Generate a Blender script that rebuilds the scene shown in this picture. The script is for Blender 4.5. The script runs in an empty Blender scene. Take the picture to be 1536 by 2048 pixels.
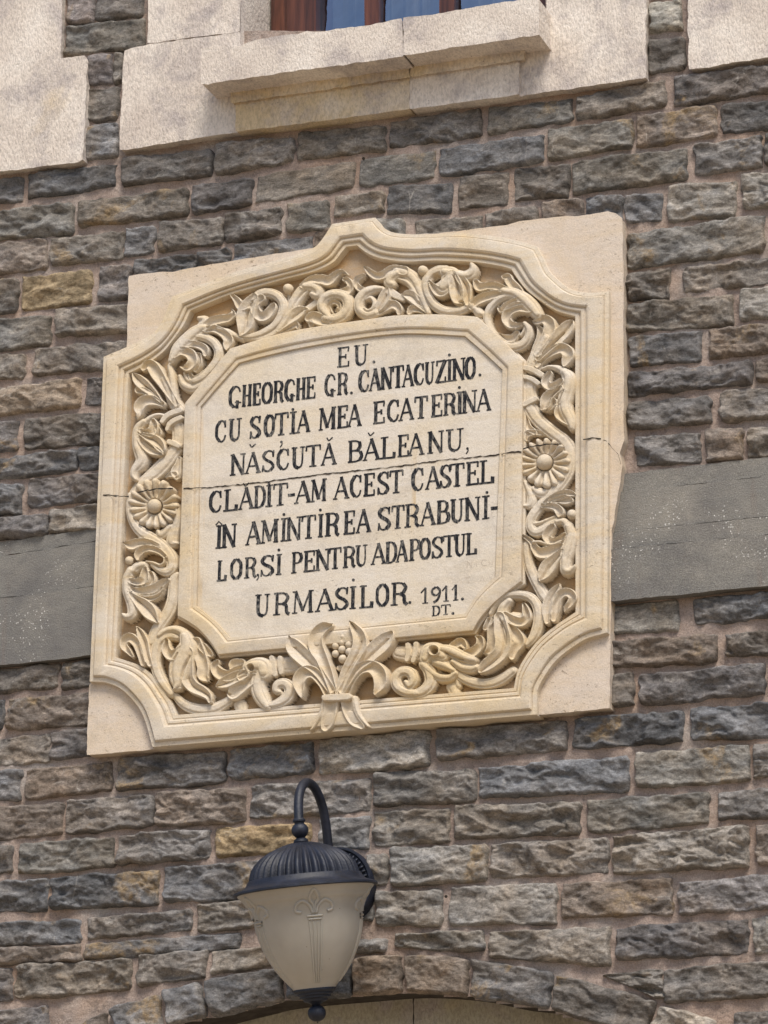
import bpy, math, random
import numpy as np
from mathutils import Matrix, Vector

random.seed(7)
RNG = np.random.default_rng(11)
scene = bpy.context.scene
COL = scene.collection

# ------------------------------------------------------------------ camera
F = 6827.0                      # focal length in photo pixels (photo is 1536 x 2048)
CAM_R = np.array([[0.9325964, 0.36054544, 0.01646005],
                  [-0.0968171, 0.29384303, -0.95093781],
                  [-0.34769297, 0.88524757, 0.30894391]])   # rows: right, down, forward
DIST = 7.85
CAM_P = np.array([0.0, 0.0, 4.03]) - DIST * CAM_R[2]
cam_data = bpy.data.cameras.new('camera')
cam = bpy.data.objects.new('camera', cam_data)
COL.objects.link(cam)
cam_data.sensor_fit = 'VERTICAL'
cam_data.sensor_height = 36.0
cam_data.lens = F / 2048.0 * 36.0
cam_data.clip_start = 0.1
cam_data.clip_end = 2000.0
M = Matrix.Identity(4)
for i in range(3):
    M[i][0] = CAM_R[0][i]; M[i][1] = -CAM_R[1][i]; M[i][2] = -CAM_R[2][i]; M[i][3] = CAM_P[i]
cam.matrix_world = M
scene.camera = cam

# ------------------------------------------------------------------ light
SUN_EL, SUN_AZ = 56.0, 152.0    # azimuth: direction the light comes from, degrees clockwise from +Y (into the wall)
world = bpy.data.worlds.new('World')
scene.world = world
world.use_nodes = True
wn = world.node_tree.nodes; wl = world.node_tree.links
bg = wn['Background']
sky = wn.new('ShaderNodeTexSky')
sky.sky_type = 'NISHITA'
sky.sun_disc = False
sky.sun_elevation = math.radians(SUN_EL)
sky.sun_rotation = math.radians(SUN_AZ)
sky.air_density = 1.0
sky.dust_density = 2.0
sky.ozone_density = 1.0
wl.new(sky.outputs[0], bg.inputs[0])
bg.inputs[1].default_value = 0.085
sun_data = bpy.data.lights.new('sun', 'SUN')
sun_data.energy = 2.1
sun_data.angle = math.radians(22)
sun_data.color = (1.0, 0.94, 0.85)
sun = bpy.data.objects.new('sun', sun_data)
COL.objects.link(sun)
_az, _el = math.radians(SUN_AZ), math.radians(SUN_EL)
sd = Vector((math.sin(_az) * math.cos(_el), math.cos(_az) * math.cos(_el), math.sin(_el)))
sun.rotation_euler = sd.to_track_quat('Z', 'Y').to_euler()
sun.location = (0, -6, 12)
scene.view_settings.view_transform = 'Standard'
scene.view_settings.look = 'None'
scene.view_settings.exposure = 0.80
scene.view_settings.gamma = 1.0
scene.view_settings.use_curve_mapping = False

# ------------------------------------------------------------------ helpers
def unp(px, py, h=0.0):
    """photo pixel -> world point on the plane h metres in front of the wall (vectorised)"""
    px = np.asarray(px, float); py = np.asarray(py, float); h = np.asarray(h, float)
    x = (px - 768.0) / F; y = (py - 1024.0) / F
    d = x[..., None] * CAM_R[0] + y[..., None] * CAM_R[1] + CAM_R[2]
    t = (-h - CAM_P[1]) / d[..., 1]
    return CAM_P + t[..., None] * d

def empty(name, loc, label, cat, group=None):
    o = bpy.data.objects.new(name, None)
    o.empty_display_size = 0.1
    COL.objects.link(o)
    o.location = Vector(loc)
    o['label'] = label; o['category'] = cat
    if group: o['group'] = group
    return o

def wloc(o):
    v = Vector(o.location)
    while o.parent:
        o = o.parent; v += Vector(o.location)
    return v

def make(name, verts, faces, m, parent=None, smooth=True, origin=None, sharp=None):
    V = np.asarray(verts, float)
    if origin is None:
        origin = (V.min(0) + V.max(0)) / 2
    origin = np.asarray(origin, float)
    me = bpy.data.meshes.new(name)
    L = V - origin
    if isinstance(faces, np.ndarray):
        nf, k = faces.shape
        me.vertices.add(len(L)); me.vertices.foreach_set('co', L.astype(np.float32).ravel())
        me.loops.add(nf * k); me.loops.foreach_set('vertex_index', faces.astype(np.int32).ravel())
        me.polygons.add(nf)
        me.polygons.foreach_set('loop_start', np.arange(0, nf * k, k, dtype=np.int32))
        me.polygons.foreach_set('loop_total', np.full(nf, k, dtype=np.int32))
        me.update(calc_edges=True)
        me.validate()
    else:
        me.from_pydata([tuple(v) for v in L], [], faces)
        me.update()
    if smooth:
        me.polygons.foreach_set('use_smooth', np.ones(len(me.polygons), bool))
        if sharp is not None:
            me.set_sharp_from_angle(angle=math.radians(sharp))
    me.materials.append(m)
    o = bpy.data.objects.new(name, me)
    COL.objects.link(o)
    if parent is not None:
        o.parent = parent
        o.location = Vector(origin) - wloc(parent)
    else:
        o.location = Vector(origin)
    return o

def hash2(ix, iy, s):
    n = (ix * 374761393 + iy * 668265263 + s * 1442695041) & 0xffffffff
    n = ((n ^ (n >> 13)) * 1274126177) & 0xffffffff
    return ((n ^ (n >> 16)) & 0xffff) / 65535.0

def vnoise(x, y, s):
    x = np.asarray(x, float); y = np.asarray(y, float)
    ix = np.floor(x).astype(np.int64); iy = np.floor(y).astype(np.int64)
    fx = x - ix; fy = y - iy
    fx = fx * fx * (3 - 2 * fx); fy = fy * fy * (3 - 2 * fy)
    a = hash2(ix, iy, s); b = hash2(ix + 1, iy, s); c = hash2(ix, iy + 1, s); d = hash2(ix + 1, iy + 1, s)
    return (a + (b - a) * fx) * (1 - fy) + (c + (d - c) * fx) * fy

def fbm(x, y, s, o=4):
    v = 0; a = 1.0; t = 0
    for k in range(o):
        v = v + a * vnoise(x * 2 ** k, y * 2 ** k, s + 17 * k); t += a; a *= 0.5
    return v / t

def tnoise(x, y, s):
    """piecewise-planar noise: a jittered net of flat facets"""
    x = np.asarray(x, float); y = np.asarray(y, float)
    ix = np.floor(x).astype(np.int64); iy = np.floor(y).astype(np.int64)
    fx = x - ix; fy = y - iy
    a = hash2(ix, iy, s); b = hash2(ix + 1, iy, s); c = hash2(ix, iy + 1, s); d = hash2(ix + 1, iy + 1, s)
    flip = hash2(ix, iy, s + 91) > 0.5
    v1 = np.where(fx > fy, a + (b - a) * fx + (d - b) * fy, a + (c - a) * fy + (d - c) * fx)
    v2 = np.where(fx + fy < 1, a + (b - a) * fx + (c - a) * fy, d + (c - d) * (1 - fx) + (b - d) * (1 - fy))
    return np.where(flip, v1, v2)

def grid_faces(nu, nv, flip=False):
    """quads of an (nv x nu) vertex grid, row-major"""
    j, i = np.meshgrid(np.arange(nv - 1), np.arange(nu - 1), indexing='ij')
    a = (j * nu + i).ravel()
    f = np.stack([a, a + nu, a + nu + 1, a + 1], 1)
    return f[:, ::-1] if flip else f

def smooth_line(pts, n=8):
    P = np.asarray(pts, float)
    if len(P) < 3:
        t = np.linspace(0, 1, n + 1)[:, None]
        return P[0] * (1 - t) + P[-1] * t
    Q = np.vstack([2 * P[0] - P[1], P, 2 * P[-1] - P[-2]])
    out = []
    for i in range(1, len(Q) - 2):
        p0, p1, p2, p3 = Q[i - 1:i + 3]
        t = np.linspace(0, 1, n, endpoint=False)[:, None]
        out.append(0.5 * (2 * p1 + (p2 - p0) * t + (2 * p0 - 5 * p1 + 4 * p2 - p3) * t ** 2 + (3 * p1 - p0 - 3 * p2 + p3) * t ** 3))
    out.append(P[-1][None])
    return np.vstack(out)

# ------------------------------------------------------------------ materials
class NT:
    def __init__(s, name, rough=0.85, spec=0.3):
        s.m = bpy.data.materials.new(name); s.m.use_nodes = True
        s.n = s.m.node_tree.nodes; s.l = s.m.node_tree.links
        s.b = s.n['Principled BSDF']
        s.b.inputs['Roughness'].default_value = rough
        s.b.inputs['Specular IOR Level'].default_value = spec
        g = s.n.new('ShaderNodeNewGeometry'); s.pos = g.outputs['Position']
    def mapping(s, scale=(1, 1, 1), rot=(0, 0, 0), src=None, off=None):
        m = s.n.new('ShaderNodeMapping'); m.inputs['Scale'].default_value = scale
        m.inputs['Rotation'].default_value = rot
        s.l.new(src or s.pos, m.inputs['Vector'])
        if off is not None: s.l.new(off, m.inputs['Location'])
        return m.outputs[0]
    def noise(s, scale, detail=4, rough=0.55, vec=None, dist=0.0):
        t = s.n.new('ShaderNodeTexNoise'); t.inputs['Scale'].default_value = scale
        t.inputs['Detail'].default_value = detail; t.inputs['Roughness'].default_value = rough
        t.inputs['Distortion'].default_value = dist
        s.l.new(vec or s.pos, t.inputs['Vector']); return t.outputs['Fac']
    def voronoi(s, scale, vec=None, feat='F1', out='Distance'):
        t = s.n.new('ShaderNodeTexVoronoi'); t.feature = feat; t.inputs['Scale'].default_value = scale
        s.l.new(vec or s.pos, t.inputs['Vector']); return t.outputs[out]
    def ramp(s, fac, stops):
        r = s.n.new('ShaderNodeValToRGB'); e = r.color_ramp.elements
        while len(e) < len(stops): e.new(0.5)
        for k, (p, c) in enumerate(stops):
            e[k].position = p
            e[k].color = (c, c, c, 1) if not isinstance(c, tuple) else (*c, 1)
        s.l.new(fac, r.inputs[0]); return r.outputs[0]
    def mix(s, fac, a, b, mode='MIX'):
        m = s.n.new('ShaderNodeMix'); m.data_type = 'RGBA'; m.blend_type = mode
        for v, i in ((fac, 0), (a, 6), (b, 7)):
            if hasattr(v, 'links'): s.l.new(v, m.inputs[i])
            elif i == 0: m.inputs[0].default_value = v
            else: m.inputs[i].default_value = (*v, 1) if isinstance(v, tuple) else (v, v, v, 1)
        return m.outputs[2]
    def math(s, op, a, b=0.0):
        m = s.n.new('ShaderNodeMath'); m.operation = op
        for k, v in enumerate((a, b)):
            if hasattr(v, 'links'): s.l.new(v, m.inputs[k])
            else: m.inputs[k].default_value = v
        return m.outputs[0]
    def bump(s, h, strength, dist=0.01, prev=None):
        b = s.n.new('ShaderNodeBump'); b.inputs['Strength'].default_value = strength
        b.inputs['Distance'].default_value = dist
        s.l.new(h, b.inputs['Height'])
        if prev is not None: s.l.new(prev, b.inputs['Normal'])
        return b.outputs[0]
    def done(s, color, normal=None):
        if isinstance(color, tuple): s.b.inputs['Base Color'].default_value = (*color, 1)
        else: s.l.new(color, s.b.inputs['Base Color'])
        if normal is not None: s.l.new(normal, s.b.inputs['Normal'])
        return s.m

def mat_stone():
    t = NT('rock_faced_stone', 0.95, 0.15)
    oi = t.n.new('ShaderNodeObjectInfo')
    off = t.n.new('ShaderNodeVectorMath'); off.operation = 'SCALE'
    comb = t.n.new('ShaderNodeCombineXYZ')
    for k in range(3): t.l.new(oi.outputs['Random'], comb.inputs[k])
    t.l.new(comb.outputs[0], off.inputs[0]); off.inputs['Scale'].default_value = 37.0
    v = t.mapping(off=off.outputs[0])
    vs = t.mapping(scale=(1.0, 1.0, 2.4), off=off.outputs[0])
    base = oi.outputs['Color']
    a = t.ramp(t.noise(11, 7, 0.68, vs, 0.8), [(0.28, 0.42), (0.5, 0.98), (0.72, 1.75)])
    c = t.mix(1.0, base, a, 'MULTIPLY')
    # blue-grey / brown hue drift inside one stone
    c = t.mix(t.ramp(t.noise(7, 4, 0.6, v, 0.5), [(0.45, 0.0), (0.65, 0.6)]), c, t.mix(1.0, c, (1.18, 1.04, 0.88), 'MULTIPLY'))
    c = t.mix(t.ramp(t.noise(9, 4, 0.6, vs, 0.2), [(0.5, 0.0), (0.68, 0.5)]), c, t.mix(1.0, c, (0.80, 0.87, 0.98), 'MULTIPLY'))
    # weathered tan and pale crust patches
    tan = t.math('MULTIPLY', t.ramp(t.noise(5.5, 5, 0.62, v, 0.6), [(0.6, 0.0), (0.66, 1.0)]), t.ramp(t.noise(60, 4, 0.7, v), [(0.35, 0.2), (0.6, 0.85)]))
    c = t.mix(tan, c, (0.30, 0.215, 0.12))
    pale = t.math('MULTIPLY', t.ramp(t.noise(8, 6, 0.7, vs, 1.2), [(0.58, 0.0), (0.68, 0.9)]), t.ramp(t.noise(90, 3, 0.7, v), [(0.4, 0.1), (0.6, 0.8)]))
    c = t.mix(pale, c, (0.34, 0.32, 0.29))
    # thin pale calcite veins, mostly upright
    vv = t.mapping(scale=(1.0, 1.0, 0.28), rot=(0, 0.25, 0), off=off.outputs[0])
    vein = t.ramp(t.voronoi(5.5, vv, 'DISTANCE_TO_EDGE'), [(0.0, 0.5), (0.006, 0.0)])
    vein = t.math('MULTIPLY', vein, t.ramp(t.noise(6, 3, 0.6, v), [(0.56, 0.0), (0.64, 1.0)]))
    c = t.mix(vein, c, (0.42, 0.39, 0.35))
    crev = t.ramp(t.noise(48, 8, 0.78, vs, 0.8), [(0.36, 0.55), (0.5, 1.0), (0.66, 1.35)])
    c = t.mix(1.0, c, crev, 'MULTIPLY')
    # grain
    c = t.mix(1.0, c, t.ramp(t.noise(260, 3, 0.7), [(0.3, 0.72), (0.7, 1.3)]), 'MULTIPLY')
    n1 = t.bump(t.noise(75, 8, 0.76, vs, 1.0), 0.6, 0.006)
    n2 = t.bump(t.voronoi(34, vs, 'F1', 'Color'), 0.3, 0.005, n1)
    n3 = t.bump(t.noise(230, 5, 0.7), 0.7, 0.003, n2)
    return t.done(c, n3)

def mat_mortar():
    t = NT('mortar', 0.95, 0.15)
    a = t.ramp(t.noise(5, 5, 0.6), [(0.3, (0.28, 0.215, 0.18)), (0.5, (0.37, 0.29, 0.245)), (0.7, (0.38, 0.335, 0.30))])
    c = t.mix(t.ramp(t.noise(14, 6, 0.65, t.mapping(scale=(1, 1, 2))), [(0.52, 0.0), (0.7, 0.6)]), a, (0.20, 0.165, 0.15))
    c = t.mix(t.ramp(t.noise(3.2, 4, 0.6), [(0.52, 0.0), (0.66, 0.6)]), c, (0.34, 0.225, 0.15))
    c = t.mix(t.ramp(t.noise(30, 7, 0.75), [(0.54, 0.0), (0.68, 0.7)]), c, (0.15, 0.125, 0.11))
    c = t.mix(1.0, c, t.ramp(t.noise(300, 4, 0.75), [(0.3, 0.62), (0.7, 1.3)]), 'MULTIPLY')
    n = t.bump(t.noise(40, 7, 0.65), 0.8, 0.01)
    n = t.bump(t.noise(420, 4, 0.7), 0.7, 0.002, n)
    return t.done(c, n)

def mat_plaque(name, base, warm, amt=0.5, pits=0.5, drips=0.0):
    t = NT(name, 0.72, 0.3)
    # sandstone bedding runs diagonally
    vd = t.mapping(scale=(1.0, 1.0, 5.5), rot=(0, 0.55, 0))
    band = t.ramp(t.noise(3.2, 5, 0.6, vd, 1.2), [(0.42, 0.0), (0.62, 1.0)])
    c = t.mix(t.math('MULTIPLY', band, amt), base, warm)
    fine = t.ramp(t.noise(16, 5, 0.62, vd, 0.8), [(0.4, 0.0), (0.7, 1.0)])
    c = t.mix(t.math('MULTIPLY', fine, 0.30), c, tuple(x * y for x, y in zip(base, (0.86, 0.78, 0.66))))
    c = t.mix(t.ramp(t.noise(6.5, 5, 0.6), [(0.48, 0.0), (0.72, 0.45)]), c, tuple(x * y for x, y in zip(base, (0.92, 0.90, 0.90))))
    # broad ochre weathering and grey grime
    c = t.mix(t.ramp(t.noise(2.4, 6, 0.7, None, 0.5), [(0.47, 0.0), (0.66, 0.65)]), c, warm)
    c = t.mix(t.ramp(t.noise(9, 8, 0.75, None, 0.6), [(0.52, 0.0), (0.70, 0.5)]), c, (0.36, 0.315, 0.265))
    # pits and specks
    c = t.mix(t.math('MULTIPLY', t.ramp(t.noise(95, 6, 0.8, t.mapping(scale=(1, 1, 1.5), rot=(0, 0.5, 0)), 0.6), [(0.57, 0.0), (0.64, 0.85)]), t.ramp(t.noise(6, 4, 0.65), [(pits + 0.02, 0.0), (pits + 0.16, 0.9)])), c, (0.16, 0.115, 0.075))
    if drips:
        dv = t.mapping(scale=(1.0, 1.0, 0.07))
        c = t.mix(t.math('MULTIPLY', t.ramp(t.noise(22, 4, 0.6, dv), [(0.60, 0.0), (0.68, drips)]), t.ramp(t.noise(3.0, 3), [(0.45, 0.0), (0.6, 1.0)])), c, (0.50, 0.34, 0.15))
    c = t.mix(1.0, c, t.ramp(t.noise(330, 3, 0.7), [(0.3, 0.87), (0.7, 1.12)]), 'MULTIPLY')
    n = t.bump(t.noise(30, 7, 0.65), 0.35, 0.006)
    n = t.bump(t.noise(300, 4, 0.7), 0.6, 0.0016, n)
    return t.done(c, n)

def mat_block(name='tooled_limestone', ochre=(0.62, 0.8), tint=(1, 1, 1)):
    t = NT(name, 0.85, 0.25)
    a = t.ramp(t.noise(4.5, 6, 0.62), [(0.3, (0.49, 0.42, 0.365)), (0.5, (0.61, 0.54, 0.47)), (0.7, (0.72, 0.66, 0.59))])
    a = t.mix(1.0, a, tint, 'MULTIPLY')
    c = t.mix(t.ramp(t.noise(2.6, 5, 0.6, None, 0.6), [(ochre[0], 0.0), (ochre[1], 0.75)]), a, (0.54, 0.41, 0.22))
    c = t.mix(t.ramp(t.noise(7, 7, 0.7, None, 0.5), [(0.50, 0.0), (0.66, 0.7)]), c, (0.33, 0.29, 0.285))
    c = t.mix(t.math('MULTIPLY', t.ramp(t.voronoi(70), [(0.08, 0.7), (0.15, 0.0)]), t.ramp(t.noise(6, 3, 0.6), [(0.45, 0.0), (0.6, 1.0)])), c, (0.2, 0.16, 0.13))
    vt = t.mapping(scale=(2.2, 1.0, 1.0), rot=(0, 0.12, 0))
    tool = t.noise(105, 3, 0.6, vt, 0.3)
    c = t.mix(1.0, c, t.ramp(tool, [(0.32, 0.80), (0.6, 1.12)]), 'MULTIPLY')
    n = t.bump(tool, 0.8, 0.004)
    n = t.bump(t.noise(22, 5, 0.6), 0.4, 0.006, n)
    return t.done(c, n)

def mat_band():
    t = NT('string_course_stone', 0.88, 0.25)
    vd = t.mapping(scale=(1, 1, 1.7))
    a = t.ramp(t.noise(3.2, 5, 0.6, vd), [(0.3, (0.15, 0.145, 0.14)), (0.5, (0.205, 0.195, 0.175)), (0.72, (0.27, 0.25, 0.215))])
    c = t.mix(t.ramp(t.noise(4, 6, 0.7, None, 0.5), [(0.48, 0.0), (0.66, 0.6)]), a, (0.11, 0.105, 0.105))
    c = t.mix(t.ramp(t.noise(14, 5, 0.65, t.mapping(scale=(1, 1, 0.15))), [(0.56, 0.0), (0.7, 0.5)]), c, (0.17, 0.12, 0.095))
    c = t.mix(t.ramp(t.voronoi(120), [(0.12, 0.9), (0.24, 0.0)]), c, t.mix(t.ramp(t.noise(5, 3), [(0.52, 0.0), (0.6, 1.0)]), c, (0.66, 0.64, 0.60)))
    c = t.mix(1.0, c, t.ramp(t.noise(420, 3, 0.75), [(0.3, 0.6), (0.7, 1.5)]), 'MULTIPLY')
    n = t.bump(t.noise(30, 7, 0.65, vd), 0.4, 0.006)
    n = t.bump(t.noise(260, 4, 0.8), 0.9, 0.003, n)
    return t.done(c, n)

def mat_simple(name, color, rough=0.5, metal=0.0, var=0.25, scale=20, spec=0.5, bump=0.15):
    t = NT(name, rough, spec)
    t.b.inputs['Metallic'].default_value = metal
    c = t.mix(1.0, color, t.ramp(t.noise(scale, 5, 0.65), [(0.3, 1 - var), (0.7, 1 + var)]), 'MULTIPLY')
    n = t.bump(t.noise(scale * 8, 4, 0.6), bump, 0.002)
    return t.done(c, n)

def mat_letter():
    t = NT('black_letter_paint', 0.85, 0.12)
    w = t.math('MULTIPLY', t.ramp(t.noise(95, 5, 0.75, t.mapping(scale=(1.4, 1, 0.7))), [(0.47, 0.0), (0.64, 1.0)]),
               t.ramp(t.noise(5, 3, 0.6), [(0.4, 0.25), (0.6, 0.95)]))
    c = t.mix(w, (0.014, 0.015, 0.019), (0.25, 0.235, 0.21))
    n = t.bump(t.noise(250, 4, 0.7), 0.5, 0.0015)
    return t.done(c, n)

def mat_wood():
    t = NT('varnished_brown_wood', 0.35, 0.5)
    v = t.mapping(scale=(1.0, 1.0, 0.06))
    c = t.ramp(t.noise(60, 5, 0.6, v, 0.6), [(0.3, (0.022, 0.008, 0.005)), (0.5, (0.075, 0.024, 0.014)), (0.7, (0.15, 0.05, 0.026))])
    return t.done(c, t.bump(t.noise(90, 4, 0.6, v), 0.3, 0.002))

M_STONE = mat_stone(); M_MORTAR = mat_mortar(); M_BLOCK = mat_block(); M_BAND = mat_band()
M_BLOCK_O = mat_block('ochre_stained_limestone', (0.3, 0.5)); M_TYMP = mat_block('tympanum_limestone', (0.55, 0.7), (0.60, 0.62, 0.55))
M_PLQ = mat_plaque('carved_cream_sandstone', (0.61, 0.54, 0.445), (0.60, 0.45, 0.24), 0.5, 0.44)
M_SLAB = mat_plaque('weathered_pinkish_sandstone', (0.60, 0.515, 0.43), (0.58, 0.44, 0.27), 0.4, 0.36)
M_ORN = mat_plaque('carved_relief_sandstone', (0.61, 0.54, 0.445), (0.57, 0.42, 0.21), 0.5, 0.50)
M_FIELD = mat_plaque('shade_deepened_ochre_sandstone', (0.42, 0.31, 0.20), (0.42, 0.25, 0.10), 0.8)  # ochre staining, with extra darkness painted in to deepen the recess
M_PANEL = mat_plaque('dressed_panel_sandstone', (0.64, 0.58, 0.50), (0.60, 0.50, 0.35), 0.35, 0.5, 0.6)
M_LET = mat_letter()
M_IRON = mat_simple('painted_dark_iron', (0.010, 0.013, 0.024), 0.5, 0.0, 0.5, 30, 0.4, 0.5)
M_WOOD = mat_wood()
M_CRACK = mat_simple('dark_crack', (0.035, 0.028, 0.022), 0.95, 0, 0.3, 60, 0.1)
# ------------------------------------------------------------------ ground (gives the warm light from below)
def build_ground():
    t = NT('pale_paving', 0.9, 0.2)
    c = t.mix(t.ramp(t.noise(0.8, 5), [(0.4, 0.0), (0.6, 1.0)]), (0.40, 0.31, 0.21), (0.33, 0.27, 0.20))
    m = t.done(c, t.bump(t.noise(30, 4), 0.4, 0.01))
    n = 2
    V = [(-400, -400, 0), (400, -400, 0), (400, 400, 0), (-400, 400, 0)]
    o = make('ground', V, [(0, 1, 2, 3)], m, None, False, (0, 0, 0))
    o['kind'] = 'structure'
build_ground()

# ------------------------------------------------------------------ the wall
BASE = unp(768, 1024, 0); 
WALL = empty('stone_wall', (0, 0, 0), 'dark grey rock-faced stone wall with pinkish mortar joints behind the carved plaque', 'wall')

def lean(x):
    return (x - 1240.0) * 4.4e-5

def build_mortar():
    xs = np.arange(-330, 1870, 7.0); ys = np.arange(-330, 2420, 7.0)
    X, Y = np.meshgrid(xs, ys)
    h = 0.001 + 0.0045 * (fbm(X / 40, Y / 25, 5) - 0.5) * 2
    P = unp(X, Y, 0.0)
    P[..., 1] = -h
    f = grid_faces(len(xs), len(ys))
    cx = (X[:-1, :-1] + 3.5).ravel(); cy = (Y[:-1, :-1] + 3.5).ravel()
    # openings: the window above, the arch below
    win = (cx > 486) & (cx < 1090) & (cy < 60)
    ax = [-400, 330, 500, 560, 700, 820, 935, 1020, 1100, 1180, 1290, 1400]
    ay = [2500, 2060, 2022, 2008, 1996, 1990, 1998, 2014, 2026, 2056, 2130, 2260]
    arch = (cx > 345) & (cy > np.interp(cx, ax, ay) - 4) & (cx < 1400)
    f = f[~(win | arch)]
    make('mortar', P.reshape(-1, 3), f, M_MORTAR, WALL, True)
build_mortar()

# stones traced course by course: xl, xr, top-left y, top-right y, bottom-left y, bottom-right y
S = """
-70 47 365 357 412 402;57 233 350 327 398 373;248 425 317 300 373 353;433 587 290 275 353 323;599 770 268 253 323 302;782 962 247 218 295 273
979 1144 218 199 270 243;1154 1332 197 160 243 213;1351 1580 157 126 213 180
-70 147 432 405 488 467;160 375 408 376 455 432;388 503 375 358 428 412;515 708 353 323 408 375;720 870 322 302 373 358;882 1087 302 270 354 325
1099 1264 263 240 322 295;1274 1431 235 213 297 273;1444 1620 213 190 267 250
-70 93 495 478 558 541;103 248 480 462 533 518;253 310 459 452 517 506;320 447 447 437 503 487;453 562 431 416 487 470;577 657 410 404 465 462
672 768 397 383 435 422;777 902 377 367 430 425;920 1015 357 348 420 408;1031 1139 337 330 403 395;1147 1372 327 298 390 360;1391 1524 290 273 352 335;1532 1640 271 258 334 322
-70 37 565 560 634 625;47 183 555 543 622 605;200 262 534 529 602 599;270 392 523 511 580 560;398 462 507 499 550 545;470 625 494 472 540 515
630 742 466 448 520 500;752 807 441 438 500 495;832 963 445 431 500 495;973 1076 430 415 490 480;1087 1167 405 399 470 462;1174 1245 398 393 462 455
1252 1324 393 388 448 443;1337 1472 375 362 445 430;1486 1630 352 338 420 406
-70 100 645 632 708 690;115 262 622 611 675 665;-70 50 717 707 768 757;70 262 702 680 752 738;-70 162 790 757 838 812;173 215 756 753 812 807
-70 35 850 843 911 900;52 212 838 824 900 887;-70 157 926 900 969 940;160 212 898 890 940 936;-70 43 978 967 1038 1027;60 205 960 945 1015 1001
-70 95 1040 1030 1089 1072;103 202 1019 1012 1070 1060
1258 1528 472 430 538 504;1256 1339 549 537 600 597;1367 1620 537 510 586 560;1257 1466 612 588 667 650;1483 1640 583 566 642 626;1261 1402 677 664 735 723
1420 1640 662 640 717 698;1261 1504 748 724 793 768;1514 1660 722 708 766 750;1260 1422 808 793 860 846;1441 1640 788 765 845 830
1272 1399 876 866 934 924;1414 1486 862 857 925 917;1499 1660 860 844 915 900
-70 118 1348 1325 1397 1373;128 190 1326 1319 1380 1373;-60 8 1408 1400 1468 1462;18 190 1400 1386 1460 1448;-70 100 1486 1470 1533 1524;105 190 1466 1456 1518 1509
1228 1357 1214 1201 1268 1262;1390 1640 1200 1174 1250 1226;1228 1434 1285 1269 1335 1325;1454 1640 1273 1254 1315 1302;1226 1267 1350 1345 1412 1410
1281 1531 1352 1330 1412 1388;1540 1660 1330 1318 1388 1378
-70 43 1546 1540 1607 1600;55 223 1542 1522 1600 1580;238 452 1517 1504 1582 1566;462 628 1500 1486 1560 1545;642 858 1480 1462 1548 1534;875 1134 1462 1442 1520 1500
1149 1367 1440 1422 1498 1483;1384 1640 1420 1398 1482 1466
-70 125 1620 1606 1685 1668;135 308 1602 1590 1668 1652;315 490 1585 1578 1653 1643;503 742 1575 1555 1638 1624;752 952 1547 1540 1612 1605;960 1257 1538 1512 1596 1583
1274 1500 1508 1490 1576 1562;1510 1640 1489 1482 1558 1548
-70 25 1696 1690 1752 1745;40 230 1688 1676 1748 1735;238 420 1672 1660 1730 1716;433 622 1658 1645 1715 1701;640 738 1640 1632 1700 1696;750 898 1625 1617 1692 1683
912 1160 1613 1604 1679 1668;1177 1417 1603 1586 1666 1648;1437 1640 1585 1572 1640 1630
-70 95 1768 1758 1828 1820;105 318 1758 1740 1820 1810;333 560 1738 1721 1805 1794;570 722 1721 1714 1792 1782;735 775 1712 1708 1772 1770;785 975 1697 1690 1773 1762
985 1216 1690 1675 1757 1746;1229 1497 1673 1652 1748 1733;1515 1640 1652 1644 1730 1722
-70 163 1848 1840 1895 1886;175 385 1838 1818 1880 1862;397 540 1810 1800 1865 1853;552 745 1800 1788 1850 1842;755 885 1785 1778 1850 1850;902 1113 1776 1768 1850 1848
1126 1344 1768 1757 1836 1830;1360 1640 1766 1742 1828 1814
-70 25 1940 1935 2004 2000;33 262 1932 1918 1998 1980;278 413 1912 1900 1975 1955;425 560 1905 1890 1950 1930;570 700 1886 1876 1926 1914;712 774 1882 1879 1908 1905
792 968 1868 1863 1897 1900;982 1220 1866 1855 1912 1934;1236 1496 1857 1838 1920 1906;1508 1640 1836 1828 1908 1900
-70 160 1899 1892 1930 1924;172 480 1888 1868 1922 1896
-70 95 2026 2012 2090 2080;1330 1560 1942 1918 2006 1992;1470 1640 2030 2010 2090 2080
"""
STONES = []
for line in S.strip().splitlines():
    for q in line.split(';'):
        STONES.append([float(v) for v in q.split()])

PALETTE = [(0.103, 0.096, 0.090), (0.120, 0.108, 0.096), (0.098, 0.096, 0.096), (0.104, 0.097, 0.094),
           (0.118, 0.111, 0.100), (0.088, 0.088, 0.090), (0.134, 0.120, 0.104)]

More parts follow.
